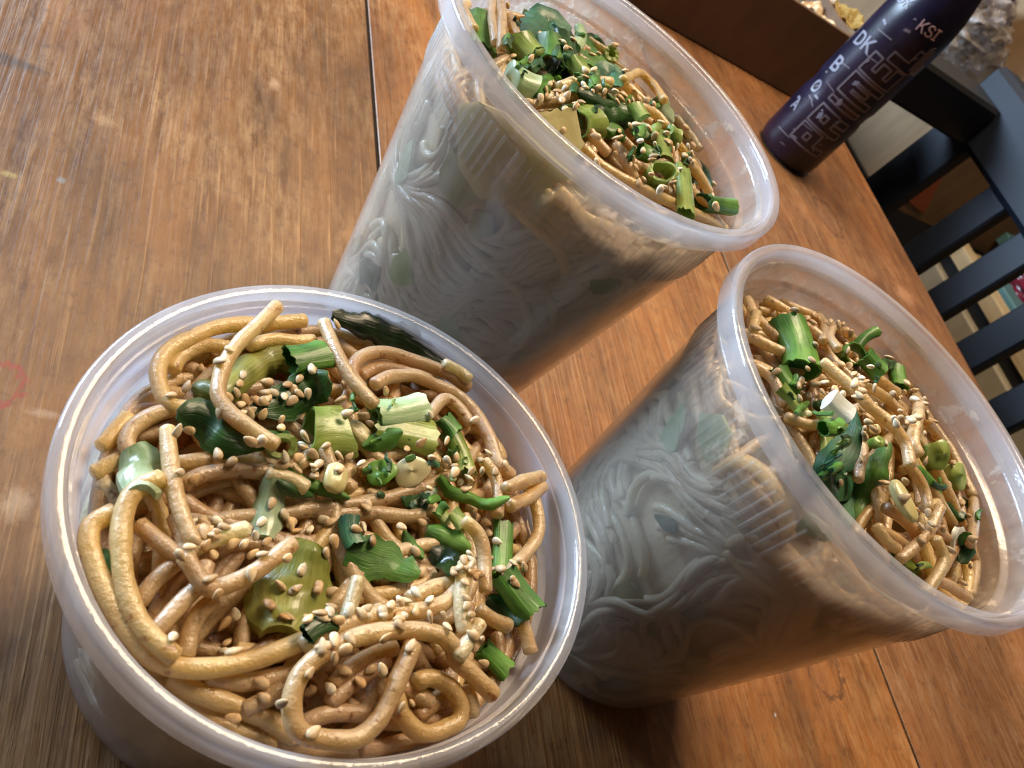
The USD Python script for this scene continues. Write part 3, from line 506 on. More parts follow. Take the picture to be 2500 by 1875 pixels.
def strip(t, reg, pts, w, m, label, cat='leaf piece', name='leaf_piece', curl=.25, th=.0005, up=.0006, ends=(.35, .35), wave=.0006, q=.7, tilt=0.0, zabs=None, ragged=.3):
    """curved leaf: centre line in picture points, widths w (picture px, at the points)"""
    count[0] += 1; sc = REG[reg][2]; seed = count[0]
    P = np.array([lay(t, reg, p, 4, q, up) for p in pts]); 
    if zabs: P = np.array([clampr(t, at(*src(reg, p), t.H - zabs), .001) for p in pts])
    zz = P[:, 2].copy(); 
    if len(P) > 2: P[1:-1, 2] = (zz[:-2] + 2 * zz[1:-1] + zz[2:]) / 4
    W = (np.full(len(pts), w, float) if np.ndim(w) == 0 else np.array(w, float)) * (1.12 if t is T1 else 1.3 if t is T2 else 1.2)
    Wm = np.array([x / sc * px_size(q_) for x, q_ in zip(W, P)])
    C = catmull(np.c_[P, Wm], .0012); Wm = C[:, 3]; C = C[:, :3]; n = len(C); s = np.linspace(0, 1, n)
    Wm = Wm * np.minimum(1, np.minimum(ends[0] + (1 - ends[0]) * np.sqrt(np.clip(s / .22, 0, 1)), ends[1] + (1 - ends[1]) * np.sqrt(np.clip((1 - s) / .22, 0, 1))))
    T_ = np.gradient(C, axis=0); T_ /= np.linalg.norm(T_, axis=1, keepdims=True); up_ = np.array([0, 0, .45]) + .75 * (CAM - C.mean(0)) / np.linalg.norm(CAM - C.mean(0)); S = np.cross(T_, up_); S /= np.linalg.norm(S, axis=1, keepdims=True); N = np.cross(S, T_)
    rag = [1 + ragged * 2.4 * (fbm(np.c_[s * n * .0012 * 420 + seed * 7, np.full(n, q_ * 5.0), np.zeros(n)], 3, seed) - .5) for q_ in (0, 1)]
    k = 9; a = np.linspace(-1, 1, k); top = np.zeros((n, k, 3)); uv = np.zeros((n, k, 2))
    for j, x in enumerate(a):
        off = S * (x * Wm / 2 * (rag[0] if x < 0 else rag[1]))[:, None] * (1 - abs(curl) * .25 * x * x) + N * ((-curl * x * x + tilt * x) * Wm / 2)[:, None]
        top[:, j] = C + off; uv[:, j] = np.c_[np.full(n, .5 + .5 * x), s]
    fl = top.reshape(-1, 3); wv = (fbm(fl * 330 + seed, 2, seed) - .5) * 2 * wave
    top = (fl + np.repeat(N, k, 0) * wv[:, None]).reshape(n, k, 3); bot = top - N[:, None] * th
    V, F, U = [], [], []
    def grid(p, u, flip):
        o = sum(len(x) for x in V); r_, c_ = p.shape[:2]; V.append(p.reshape(-1, 3)); U.append(u.reshape(-1, 2))
        for i in range(r_ - 1):
            for j in range(c_ - 1):
                b = o + i * c_ + j; qd = [(b, b + 1, b + c_ + 1), (b, b + c_ + 1, b + c_)]; F.extend([x[::-1] for x in qd] if flip else qd)
    grid(top, uv, False); grid(bot, uv, True)
    grid(np.stack([top[:, 0], bot[:, 0]], 1), np.stack([uv[:, 0]] * 2, 1), True); grid(np.stack([top[:, -1], bot[:, -1]], 1), np.stack([uv[:, -1]] * 2, 1), False)
    grid(np.stack([top[0], bot[0]]), np.stack([uv[0]] * 2), False); grid(np.stack([top[-1], bot[-1]]), np.stack([uv[-1]] * 2), True)
    V = np.vstack(V); obj(name, (V, np.array(F)), GM[m], None, True, np.vstack(U), label=label, cat=cat); hm_add(t, top.reshape(-1, 3)); return V
def lump(t, reg, p, w, h, rot, m, label, thick=.5, up=0.0, cat='vegetable piece', name='vegetable_piece', rough=.12):
    """rounded solid piece, w by h in picture px, turned by rot degrees in the picture"""
    count[0] += 1; sc = REG[reg][2]; C = lay(t, reg, p, 4, .6); s = px_size(C) / sc
    g = trimesh.creation.icosphere(3); v = np.array(g.vertices); v = np.sign(v) * np.abs(v) ** .85
    c_, s_ = math.cos(math.radians(rot)), math.sin(math.radians(rot)); hz = thick * min(w, h) * s / 2
    C = lay(t, reg, p, 4, .6, hz * .35 + up); a = at(*src(reg, (p[0] + c_ * 60, p[1] + s_ * 60)), C[2]) - C; a /= np.linalg.norm(a); b = np.cross([0, 0, 1.0], a)
    v = v * (1 + rough * 2 * (fbm(v * 1.6 + count[0] * 5, 3, count[0])[:, None] - .5)); uv = np.c_[v[:, 0] * .5 + .5, v[:, 1] * .5 + .5]
    V = C + (v[:, :1] * w * s / 2) * a + (v[:, 1:2] * h * s / 2 * 1.08) * b + v[:, 2:] * np.array([0, 0, hz])
    obj(name, (V, np.array(g.faces)), GM[m], None, True, uv, label=label, cat=cat); hm_add(t, V)

# --- short front tub
strip(T1, 'B', [(310, 325), (560, 390), (800, 450), (1000, 540), (1160, 600)], [90, 190, 210, 150, 40], 'blackgreen', 'long black-green wilted leaf along the upper right wall of the short tub', curl=.3, ends=(.6, .2), up=.0065)
strip(T1, 'A', [(1300, 800), (1550, 745), (1800, 680), (2050, 600), (2200, 560)], [170, 215, 215, 200, 150], 'olive', 'olive bok choy stem with a rounded end near the top of the short tub', cat='bok choy stem', name='bok_choy_stem', curl=.55, th=.002, up=.0016, ends=(.7, .7))
strip(T1, 'A', [(1700, 960), (1900, 920), (2080, 840), (2220, 760)], [110, 230, 250, 170], 'dark', 'dark green wilted leaf sprinkled with seeds near the top of the short tub', curl=.25, up=.0045, wave=.0012)
strip(T1, 'A', [(1200, 1000), (1350, 1060), (1550, 1120), (1750, 1150), (1950, 1130)], [170, 290, 270, 180, 90], 'dark', 'shiny dark green leaf left of the crossing noodle in the short tub', curl=.25, up=.0045, wave=.0013, q=.8)
strip(T1, 'A', [(900, 1200), (930, 1330), (950, 1480)], [220, 270, 260], 'cloud', 'cloudy pale green stem end by the left wall of the short tub', 'bok choy stem', 'bok_choy_stem', curl=.5, th=.0015, up=.002, ends=(.7, .7), wave=.001)
strip(T1, 'C', [(2020, 180), (1960, 330), (1900, 500), (1860, 640), (1850, 740)], [240, 460, 560, 500, 330], 'olive', 'large shiny yellow-green stem dotted with seeds in the short tub', 'bok choy stem', 'bok_choy_stem', curl=.42, th=.002, up=.0034, ends=(.7, .8), wave=.0016)
strip(T1, 'C', [(1780, -230), (1760, -100), (1740, 20), (1720, 150)], [170, 190, 200, 190], 'cloud', 'wet pale green stem strip above the yellow-green stem in the short tub', cat='bok choy stem', name='bok_choy_stem', curl=.5, th=.0015, up=.0018, ends=(.7, .8))
strip(T1, 'B', [(780, 1590), (900, 1540), (1010, 1490)], [150, 170, 90], 'dark', 'ragged dark green leaf below the cream bulb in the short tub', curl=.2, up=.001, wave=.0014)
ring(T1, 'A', (1960, 640), (2200, 590), 190, 'mid', 'dark green scallion tube on the olive stem in the short tub', flat=.5)
ring(T1, 'B', (150, 1110), (400, 1110), 320, 'lime', 'broad flattened olive scallion ring with ribs in the short tub', flat=.45, up=.0012, hollow=.86)
ring(T1, 'B', (605, 1010), (920, 960), 190, 'pale', 'bluish-white scallion piece with pale green stripes in the short tub', flat=.6, up=.0016)
ring(T1, 'B', (600, 590 + 480), (980, 1160), 200, 'lime', 'yellow-green scallion tube under the bluish-white piece in the short tub', flat=.6)
strip(T1, 'B', [(510, 1215), (640, 1180), (780, 1110)], [60, 140, 90], 'grass', 'mid green pointed scallion slice in the centre of the short tub', 'scallion piece', 'scallion_piece', curl=.5, up=.0022)
lump(T1, 'B', (490, 1120), 200, 130, 45, 'cream', 'cream chip of scallion bulb beside the ribbed ring in the short tub', .6, .001, 'scallion piece', 'scallion_piece')
upright(T1, 'B', (630, 1400), 200, 1.5, 'grass', 'round bright green scallion end standing up in the short tub', hollow=0, up=.001)
upright(T1, 'B', (835, 1395), 225, 1.4, 'cream', 'round cream scallion bulb standing up in the short tub', hollow=0, up=.001)
ring(T1, 'B', (1110, 1110), (1230, 1390), 130, 'lime', 'light green split scallion tube at the right of the short tub', flat=.7, up=.001)
ring(T1, 'B', (1050, 1020), (1150, 1130), 110, 'mid', 'small dark green scallion tube behind the split one in the short tub', flat=.7)
strip(T1, 'B', [(0, 1360), (140, 1440), (300, 1520), (430, 1565)], [90, 95, 90, 60], 'mid', 'long thin green scallion sliver in the middle of the short tub', 'scallion piece', 'scallion_piece', curl=.7, th=.0009, up=.0022, ends=(.6, .5))
strip(T1, 'B', [(-60, 1440), (60, 1500), (190, 1550)], [90, 90, 60], 'dark', 'dark scallion sliver below the long thin one in the short tub', 'scallion piece', 'scallion_piece', curl=.6, up=.0012)
strip(T1, 'B', [(1035, 1420), (1110, 1510), (1230, 1570), (1370, 1590), (1510, 1560)], [70, 95, 95, 90, 60], 'grass', 'curved green scallion sliver pointing at the right wall of the short tub', 'scallion piece', 'scallion_piece', curl=.8, th=.001, up=.0022, ends=(.6, .6))
ring(T1, 'D', (1405, 60), (1390, 400), 105, 'grass', 'upright glossy green scallion stalk above the open tube in the short tub', flat=.7, up=.0012)
ring(T1, 'D', (1390, 400), (1590, 660), 150, 'mid', 'large open green scallion tube at the right of the short tub', flat=.85, hollow=.85, up=.0012)
strip(T1, 'D', [(390, 260), (540, 310), (700, 350), (860, 410)], [130, 290, 290, 110], 'mid', 'flat green scallion leaf shaped like a kite in the short tub', curl=.08, up=.0030, ends=(.9, .5), wave=.001, ragged=.55)
strip(T1, 'D', [(910, 110), (1000, 140), (1090, 190), (1190, 240)], [120, 180, 190, 130], 'grass', 'domed green scallion piece in the right half of the short tub', 'scallion piece', 'scallion_piece', curl=.6, up=.0028, ends=(.7, .7))
ring(T1, 'D', (985, -10), (1050, 70), 70, 'lime', 'narrow lime scallion strip pair, left one, in the short tub', flat=.6, up=.001)
ring(T1, 'D', (1075, 0), (1150, 100), 80, 'lime', 'narrow lime scallion strip pair, right one, in the short tub', flat=.6, up=.001)
ring(T1, 'D', (390, 40), (430, 220), 120, 'teal', 'small dark bluish-green scallion tube in the centre of the short tub', flat=.7, up=.0014)
strip(T1, 'D', [(760, 110), (810, 200), (890, 300)], [60, 120, 70], 'mid', 'curved green scallion slice with a pale edge in the short tub', 'scallion piece', 'scallion_piece', curl=.8, up=.0016)
ring(T1, 'D', (120, 780), (310, 690), 100, 'dark', 'small dark green scallion piece on the long noodle end in the short tub', flat=.6, up=.001)
ring(T1, 'D', (1270, 880), (1430, 1030), 140, 'grass', 'green scallion piece low by the right wall of the short tub', flat=.6)
strip(T1, 'D', [(1310, 560), (1420, 640), (1520, 710)], [120, 190, 130], 'dark', 'dark green leaf lump under the open tube in the short tub', curl=.5, up=.001)
strip(T1, 'D', [(930, 250), (1020, 330), (1080, 400)], [160, 190, 90], 'blackgreen', 'black-green leaf shred under the dome in the short tub', curl=.3, wave=.0012)
upright(T1, 'A', (1900, 1220), 190, 1.6, 'lime', 'lime scallion ring touching the dark leaf in the short tub', hollow=.6)
lump(T1, 'B', (330, 1430), 170, 210, 20, 'plate', 'torn pale orange stem shred in the centre of the short tub', .6, .001)
strip(T1, 'C', [(680, 230), (690, 330), (690, 440)], [80, 100, 80], 'mid', 'green leaf scrap deep between noodles at the left of the short tub', curl=.4, up=-.001)
# --- far tub
strip(T2, 'E', [(690, 720), (800, 790), (900, 850), (1010, 930)], [90, 250, 290, 190], 'plate', 'flat pale yellow stem slab resting on the near wall of the far tub', 'bok choy stem', 'bok_choy_stem', curl=.05, th=.0022, zabs=.0075, ends=(.75, .75), wave=.0002)
ring(T2, 'E', (405, 100), (420, 310), 135, 'mid', 'dark green upright scallion tube at the left edge of the far tub', flat=.7, up=.001)
strip(T2, 'E', [(700, 210), (800, 150), (900, 170), (960, 200)], [110, 190, 160, 60], 'teal', 'broad dark green scallion leaf at the back of the far tub', curl=.4, up=.001)
ring(T2, 'E', (645, 240), (740, 350), 140, 'lime', 'yellow-lime scallion chunk at the left of the far tub', flat=.75)
strip(T2, 'E', [(520, 330), (600, 380), (720, 410)], [120, 160, 120], 'mid', 'wilted green leaf under the lime chunk in the far tub', curl=.5, wave=.0012)
ring(T2, 'E', (840, 240), (850, 400), 120, 'mid', 'green upright scallion tube in the left half of the far tub', flat=.75, up=.001)
ring(T2, 'E', (940, 220), (945, 450), 90, 'dark', 'narrow dark green scallion strip in the left half of the far tub', flat=.6)
ring(T2, 'E', (610, 480), (735, 545), 150, 'pale', 'bluish pale scallion tube with its cut end facing right in the far tub', flat=.95, hollow=0, up=.0012)
strip(T2, 'E', [(790, 560), (830, 480), (870, 410), (900, 470)], [90, 110, 110, 70], 'grass', 'curled green scallion loop beside the bluish tube in the far tub', 'scallion piece', 'scallion_piece', curl=.9, th=.0012, up=.0016)
ring(T2, 'E', (985, 380), (1065, 480), 110, 'lime', 'yellow-green scallion tube in the middle of the far tub', flat=.8)
strip(T2, 'E', [(1150, 190), (1120, 290), (1090, 390)], [150, 170, 130], 'mid', 'wide olive scallion flat leaning at the back of the far tub', curl=.2, up=.0012)
ring(T2, 'E', (1040, 190), (1010, 290), 60, 'pale', 'small pale green scallion strip at the back of the far tub', flat=.7, up=.0016)
strip(T2, 'E', [(1120, 430), (1190, 460), (1250, 510)], [90, 130, 60], 'teal', 'dark bluish scallion flap in the middle of the far tub', curl=.25, up=.0014)
upright(T2, 'E', (1205, 340), 100, 1.4, 'lime', 'lime scallion end at the back wall of the far tub', hollow=.5)
strip(T2, 'E', [(1190, 560), (1260, 570), (1340, 575)], [60, 80, 60], 'mid', 'small curled green scallion at the centre right of the far tub', 'scallion piece', 'scallion_piece', curl=.9, up=.0016)
strip(T2, 'E', [(1010, 550), (1120, 590), (1240, 630)], [50, 95, 70], 'dark', 'dark green scallion strip above the ribbed ring in the far tub', curl=.5, up=.0016)
ring(T2, 'E', (975, 725), (1105, 715), 155, 'lime', 'light green ribbed scallion ring next to the pale slab in the far tub', flat=.8, up=.001)
strip(T2, 'E', [(1120, 660), (1250, 690), (1380, 720)], [90, 150, 80], 'dark', 'bunched dark green leaf in the centre of the far tub', curl=.5, wave=.0016, up=.0014)
lump(T2, 'E', (1215, 790), 190, 130, 20, 'mid', 'wilted green shred below the bunched leaf in the far tub', .6)
ring(T2, 'E', (1350, 640), (1400, 710), 80, 'lime', 'bright yellow-lime wedge in the centre of the far tub', flat=.7, up=.0016)
strip(T2, 'E', [(1480, 580), (1530, 660), (1580, 740)], [90, 130, 90], 'cloud', 'translucent pale green scallion flat right of centre in the far tub', 'scallion piece', 'scallion_piece', curl=.4, up=.0014)
lump(T2, 'E', (1400, 790), 190, 110, -20, 'cloud', 'shredded light green scallion right of centre in the far tub', .7, .001)
ring(T2, 'E', (1490, 800), (1515, 950), 85, 'lime', 'lime scallion strip pointing at the near rim in the far tub', flat=.6, up=.001)
ring(T2, 'E', (1380, 900), (1440, 930), 90, 'grass', 'small green scallion chip in the right half of the far tub', flat=.7, up=.001)
ring(T2, 'E', (1545, 790), (1610, 830), 95, 'lime', 'bright yellow scallion chunk in the right half of the far tub', flat=.8, up=.001, hollow=.4)
upright(T2, 'E', (1500, 1050), 165, 1.6, 'lime', 'pale lime scallion cup near the thick golden noodle in the far tub', hollow=.8, up=.0014)
ring(T2, 'E', (1635, 1020), (1665, 1280), 80, 'lime', 'slender ribbed green scallion lying over the golden noodle in the far tub', flat=.7, up=.0012)
strip(T2, 'E', [(1590, 600), (1680, 720), (1780, 820), (1870, 900), (1930, 1000)], [70, 110, 120, 110, 60], 'mid', 'long dark green scallion ribbon along the right wall of the far tub', curl=.5, up=.0016)
strip(T2, 'E', [(1650, 970), (1740, 1010), (1810, 1060)], [90, 140, 80], 'dark', 'wilted dark green leaf under the ribbon in the far tub', curl=.5, wave=.0014)
strip(T2, 'E', [(1910, 1000), (1850, 1090), (1800, 1180)], [50, 65, 50], 'teal', 'narrow dark green scallion blade at the right end of the far tub', curl=.4, up=.0014)
ring(T2, 'E', (1760, 1215), (1930, 1245), 85, 'mid', 'dull green scallion cylinder at the right end of the far tub', flat=.9, up=.001)
strip(T2, 'E', [(690, 60), (780, 20), (860, 40)], [60, 80, 60], 'lime', 'wet lime scallion at the very back of the far tub', curl=.6)
# --- right tub
ring(T3, 'F', (440, 175), (510, 400), 165, 'grass', 'large flattened green scallion tube near the far left of the right tub', flat=.5, up=.0014, hollow=.86)
ring(T3, 'F', (380, 390), (460, 510), 115, 'mid', 'dark green scallion tube below the large flattened one in the right tub', flat=.7)
ring(T3, 'F', (400, 480), (510, 610), 70, 'lime', 'yellow-green scallion strip at the left wall of the right tub', flat=.6)
upright(T3, 'F', (740, 330), 125, 1.2, 'mid', 'open green scallion ring at the back of the right tub', hollow=.88, up=.0012)
ring(T3, 'F', (800, 330), (870, 400), 105, 'mid', 'green scallion tube beside the open ring in the right tub', flat=.8, up=.001)
ring(T3, 'F', (775, 275), (820, 220), 48, 'mid', 'tiny green scallion tube pointing at the back wall of the right tub', flat=.9, up=.002, tilt=.5)
strip(T3, 'F', [(865, 370), (940, 375), (1020, 390)], [45, 50, 35], 'dark', 'thin dark green scallion strip at the back of the right tub', curl=.4, up=.0014)
ring(T3, 'F', (950, 400), (965, 480), 85, 'grass', 'short green scallion flat at the back of the right tub', flat=.5, up=.001)
ring(T3, 'F', (630, 535), (715, 615), 105, 'white', 'bright white scallion bulb in the middle of the right tub', hollow=0, flat=.95, up=.0018)
upright(T3, 'F', (585, 565), 50, 1.5, 'dark', 'tiny dark green scallion bit left of the white bulb in the right tub', hollow=.4, up=.001)
ring(T3, 'F', (440, 715), (570, 695), 115, 'grass', 'green scallion tube entering from the near wall of the right tub', flat=.8, up=.001)
ring(T3, 'F', (570, 700), (660, 685), 55, 'grass', 'knotted green scallion joint in the left half of the right tub', flat=.8, up=.002)
ring(T3, 'F', (600, 600), (640, 660), 70, 'lime', 'lime scallion end under the white bulb in the right tub', hollow=0, up=.001)
ring(T3, 'F', (625, 720), (615, 870), 60, 'lime', 'upright lime scallion strip left of the bluish leaf in the right tub', flat=.5, up=.001)
strip(T3, 'F', [(765, 595), (740, 720), (705, 860), (680, 1000), (700, 1130)], [40, 125, 150, 150, 100], 'teal', 'long bluish-green scallion leaf crossing the right tub to its near rim', curl=.25, th=.0008, up=.0032, ends=(.2, .7), wave=.0003)
strip(T3, 'F', [(925, 740), (870, 880), (810, 1010), (770, 1130)], [90, 120, 130, 90], 'mid', 'two-tone folded green scallion leaf right of the bluish one in the right tub', curl=.6, up=.0024, ends=(.5, .5))
upright(T3, 'F', (1125, 810), 120, 1.4, 'lime', 'round lime scallion end, upper of two, in the right tub', hollow=0, up=.0014)
upright(T3, 'F', (1220, 905), 130, 1.4, 'lime', 'round lime scallion end, lower of two, in the right tub', hollow=0, up=.0014)
upright(T3, 'F', (1330, 980), 62, 1.4, 'lime', 'small lime scallion knob by the far wall of the right tub', hollow=0, up=.001)
strip(T3, 'F', [(1010, 830), (1080, 890), (1140, 960), (1180, 1040)], [55, 75, 85, 60], 'grass', 'curved green scallion strip right of the folded leaf in the right tub', 'scallion piece', 'scallion_piece', curl=.7, up=.0018)
ring(T3, 'F', (1225, 1200), (1250, 1235), 118, 'white', 'hollow white scallion ring with a dark centre in the right tub', flat=.95, hollow=.62, up=.0014, tilt=1.2)
strip(T3, 'F', [(1190, 1050), (1240, 1090), (1280, 1110)], [70, 90, 60], 'dark', 'frilly dark leaf above the white ring in the right tub', curl=.4, wave=.0016)
strip(T3, 'F', [(1290, 1170), (1340, 1190), (1400, 1210), (1465, 1245)], [90, 70, 60, 25], 'mid', 'feathery green leaf tip right of the white ring in the right tub', curl=.4, wave=.0014, up=.0012)
strip(T3, 'F', [(1260, 1310), (1290, 1270), (1310, 1220)], [60, 70, 60], 'dark', 'dark green leaf below the white ring in the right tub', curl=.5, wave=.0012)
ring(T3, 'F', (1370, 1085), (1460, 1130), 70, 'dark', 'dark green scallion cylinder by the far wall of the right tub', flat=.8, up=.0012)
strip(T3, 'F', [(820, 1210), (890, 1240), (940, 1310), (960, 1370)], [40, 80, 80, 40], 'dark', 'curled dark green scallion at the near rim of the right tub', curl=.7, up=.0016)
ring(T3, 'F', (970, 1310), (1125, 1360), 66, 'lime', 'light lime scallion stick at the near rim of the right tub', flat=.7, up=.001)
lump(T3, 'F', (985, 1020), 95, 190, 10, 'plate', 'olive-yellow stem chunk in the middle of the right tub', .6, .001)
upright(T3, 'F', (842, 680), 60, 1.2, 'cream', 'small cream scallion bead right of the bluish leaf in the right tub', hollow=0, up=.001)
upright(T3, 'F', (860, 740), 60, 1.2, 'lime', 'small lime scallion bead right of the bluish leaf in the right tub', hollow=0)
upright(T3, 'F', (530, 605), 34, 1.2, 'cream', 'tiny cream bead at the left of the right tub', hollow=0, up=.001)

def shreds(t, k, reg, spots, n, lab, grp):
    g = np.random.default_rng(700 + k)
    for i in range(n):
        cx, cy, sx, sy = spots[g.integers(len(spots))]; p = np.array([g.normal(cx, sx), g.normal(cy, sy)]); a = g.random() * 3.14; L = g.uniform(35, 85) * REG[reg][2] / 2.6; d = np.array([math.cos(a), math.sin(a)]) * L / 2; e = np.array([-d[1], d[0]]) * g.uniform(-.4, .4)
        before = used.get('/World/leaf_piece', -1)
        strip(t, reg, [tuple(p - d), tuple(p + e), tuple(p + d)], g.uniform(.35, .9) * L, ['mid', 'dark', 'grass', 'mid', 'lime', 'dark', 'teal'][g.integers(7)], lab, 'scallion piece', 'scallion_shred', curl=g.uniform(.1, .9), up=.0009 + .0012 * g.random(), ends=(.7, .6), wave=.0012, q=.75, ragged=.5)
        tag(stage.GetPrimAtPath('/World/scallion_shred' + ('' if used['/World/scallion_shred'] == 0 else '_%03d' % used['/World/scallion_shred'])), group=grp)
shreds(T1, 0, 'B', [(700, 1250, 180, 140), (900, 1480, 150, 90), (500, 1000, 120, 90), (1080, 1300, 90, 90)], 22, 'small torn scallion shred among the toppings of the short front tub', 'scallion shreds in the short front tub')
shreds(T2, 1, 'E', [(750, 350, 130, 100), (900, 250, 120, 90), (1150, 480, 90, 60), (1300, 740, 110, 70), (1550, 820, 110, 100)], 34, 'small torn scallion shred among the toppings of the far tub', 'scallion shreds in the far tub')
shreds(T3, 2, 'F', [(520, 480, 60, 90), (650, 760, 60, 60), (1180, 960, 80, 70), (1270, 1130, 50, 50), (850, 380, 60, 40), (980, 1330, 60, 30)], 20, 'small torn scallion shred among the toppings of the right tub', 'scallion shreds in the right tub')

# pieces pressed against the inside of the cloudy walls
def on_wall(t, x, y, off):
    d = ray(x, y); s = np.linspace(.12, .5, 4000); P = CAM + d * s[:, None]
    rr = np.hypot(P[:, 0] - t.c[0], P[:, 1] - t.c[1]); th = np.arctan2(P[:, 1] - t.c[1], P[:, 0] - t.c[0]); k = np.argmax((rr < t.wall_r(P[:, 2]) * t.oval(th, P[:, 2]) - off) & (P[:, 2] < t.H - .008)); return P[k]
def wall_piece(t, poly, m, label, off=.0009, bulge=.0002):
    P = np.array([on_wall(t, x, y, off) for x, y in poly]); c = P.mean(0)
    th = np.arctan2(P[:, 1] - t.c[1], P[:, 0] - t.c[0]); a0 = math.atan2(c[1] - t.c[1], c[0] - t.c[0]); th = a0 + (th - a0 + np.pi) % (2 * np.pi) - np.pi
    uvp = Polygon(np.c_[th * .05, P[:, 2]]).buffer(.0012).buffer(-.0006)
    g = trimesh.creation.extrude_polygon(uvp, .0012, engine='earcut'); g = g.subdivide_to_size(.003); v = np.array(g.vertices)
    a, z, h = v[:, 0] / .05, v[:, 1], v[:, 2]; r = t.wall_r(z) * t.oval(a, z) - off - .0012 + h - bulge * 2 * (fbm(np.c_[a * 9, z * 150, h], 2, 3) - .3)
    V = np.c_[t.c[0] + r * np.cos(a), t.c[1] + r * np.sin(a), z]
    obj('vegetable_piece', (V, g.faces), GM[m], None, 40, None, label=label, cat='vegetable piece')
def wall_bits(t, k, n, lab, grp):
    g = np.random.default_rng(800 + k); base = math.atan2(-t.c[1], -t.c[0])
    for i in range(n):
        a0 = base + g.uniform(-1.3, 1.3); z0 = g.uniform(.010, t.H - .034); w, h = g.uniform(.003, .009), g.uniform(.003, .012); sh = g.uniform(-.4, .4)
        u = [(math.cos(q) * w * g.uniform(.6, 1.1), math.sin(q) * h * g.uniform(.6, 1.1)) for q in np.linspace(0, 6.283, 9)[:-1]]
        m = trimesh.creation.extrude_polygon(Polygon([(x + sh * y, y) for x, y in u]).buffer(0), .001, engine='earcut').subdivide_to_size(.003); v = np.array(m.vertices)
        a, z, hh = a0 + v[:, 0] / .048, z0 + v[:, 1], v[:, 2]; r = t.wall_r(z) * t.oval(a, z) - .0021 - g.uniform(0, .0008) + hh
        obj('leaf_bit', (np.c_[t.c[0] + r * np.cos(a), t.c[1] + r * np.sin(a), z], m.faces), GM[['olive', 'mid', 'cloud', 'dark', 'cloud', 'lime'][i % 6]], None, 40, None, label=lab, cat='leaf piece', group=grp)
wall_bits(T2, 1, 16, 'green leaf bit among the noodles behind the wall of the far tub', 'leaf bits behind the wall of the far tub')
wall_bits(T3, 2, 14, 'green leaf bit among the noodles behind the wall of the right tub', 'leaf bits behind the wall of the right tub')
E_ = lambda *p: [src('E', q) for q in p]
wall_piece(T2, E_((300, 640), (420, 620), (560, 690), (700, 800), (860, 930), (960, 1060), (800, 1130), (560, 1200), (420, 1180), (300, 1000)), 'plate', 'large pale yellow stem slab seen through the wall of the far tub')
wall_piece(T2, E_((250, 900), (290, 1010), (400, 1190), (300, 1250), (180, 1130), (190, 1020)), 'olive', 'olive leaf piece left of the pale slab behind the wall of the far tub')
wall_piece(T2, E_((390, 1270), (480, 1290), (500, 1400), (430, 1460), (370, 1380)), 'olive', 'dark olive spot of leaf behind the wall of the far tub', .0022)
wall_piece(T2, [(880, 620), (925, 655), (915, 705), (880, 690)], 'dark', 'dark leaf at the foot of the far tub')
F_ = lambda *p: [src('F', q) for q in p]
wall_piece(T3, F_((20, 610), (110, 620), (150, 700), (120, 800), (50, 830), (10, 720)), 'cloud', 'pale green leaf piece behind the upper wall of the right tub')
wall_piece(T3, F_((530, 1090), (640, 1110), (640, 1200), (560, 1190), (480, 1160)), 'cloud', 'pale green scallion strip under the rim of the right tub')
wall_piece(T3, [(1600, 1260), (1640, 1275), (1645, 1300), (1620, 1290)], 'dark', 'small dark leaf bit low on the wall of the right tub')
wall_piece(T3, [(1470, 1440), (1540, 1430), (1600, 1500), (1620, 1560), (1540, 1540), (1480, 1500)], 'olive', 'dull green leaf patch low on the wall of the right tub', .0024)
for i, (pts, m) in enumerate(((F_((100, 880), (200, 830), (300, 870), (370, 960), (420, 1070), (440, 1180)), 'gold'), (F_((160, 1220), (260, 1190), (340, 1240), (420, 1330), (480, 1420)), 'pale'), (F_((150, 1260), (260, 1370), (380, 1450), (470, 1480)), 'pale'))):
    P = np.array([on_wall(T3, x, y, .0026) for x, y in pts]); noodle(T3, tube(catmull(P, .0014), .0019, 10, i), m, 'noodle loop pressed against the cloudy wall of the right tall tub', 'noodles pressed to the wall of the right tub')
for i, pts in enumerate((E_((600, 1220), (700, 1300), (800, 1400), (900, 1500), (940, 1620)), E_((560, 1200), (720, 1210), (850, 1290), (950, 1400)), E_((900, 1150), (980, 1230), (1040, 1330)), [(1180, 640), (1260, 700), (1290, 780), (1270, 840), (1230, 830)], [(1330, 700), (1350, 760), (1340, 840)])):
    P = np.array([on_wall(T2, x, y, .0026) for x, y in pts]); noodle(T2, tube(catmull(P, .0014), .0019, 10, i + 30), 'gold' if i < 3 else 'pale', 'noodle strand pressed against the cloudy wall of the far tall tub', 'noodles pressed to the wall of the far tub')

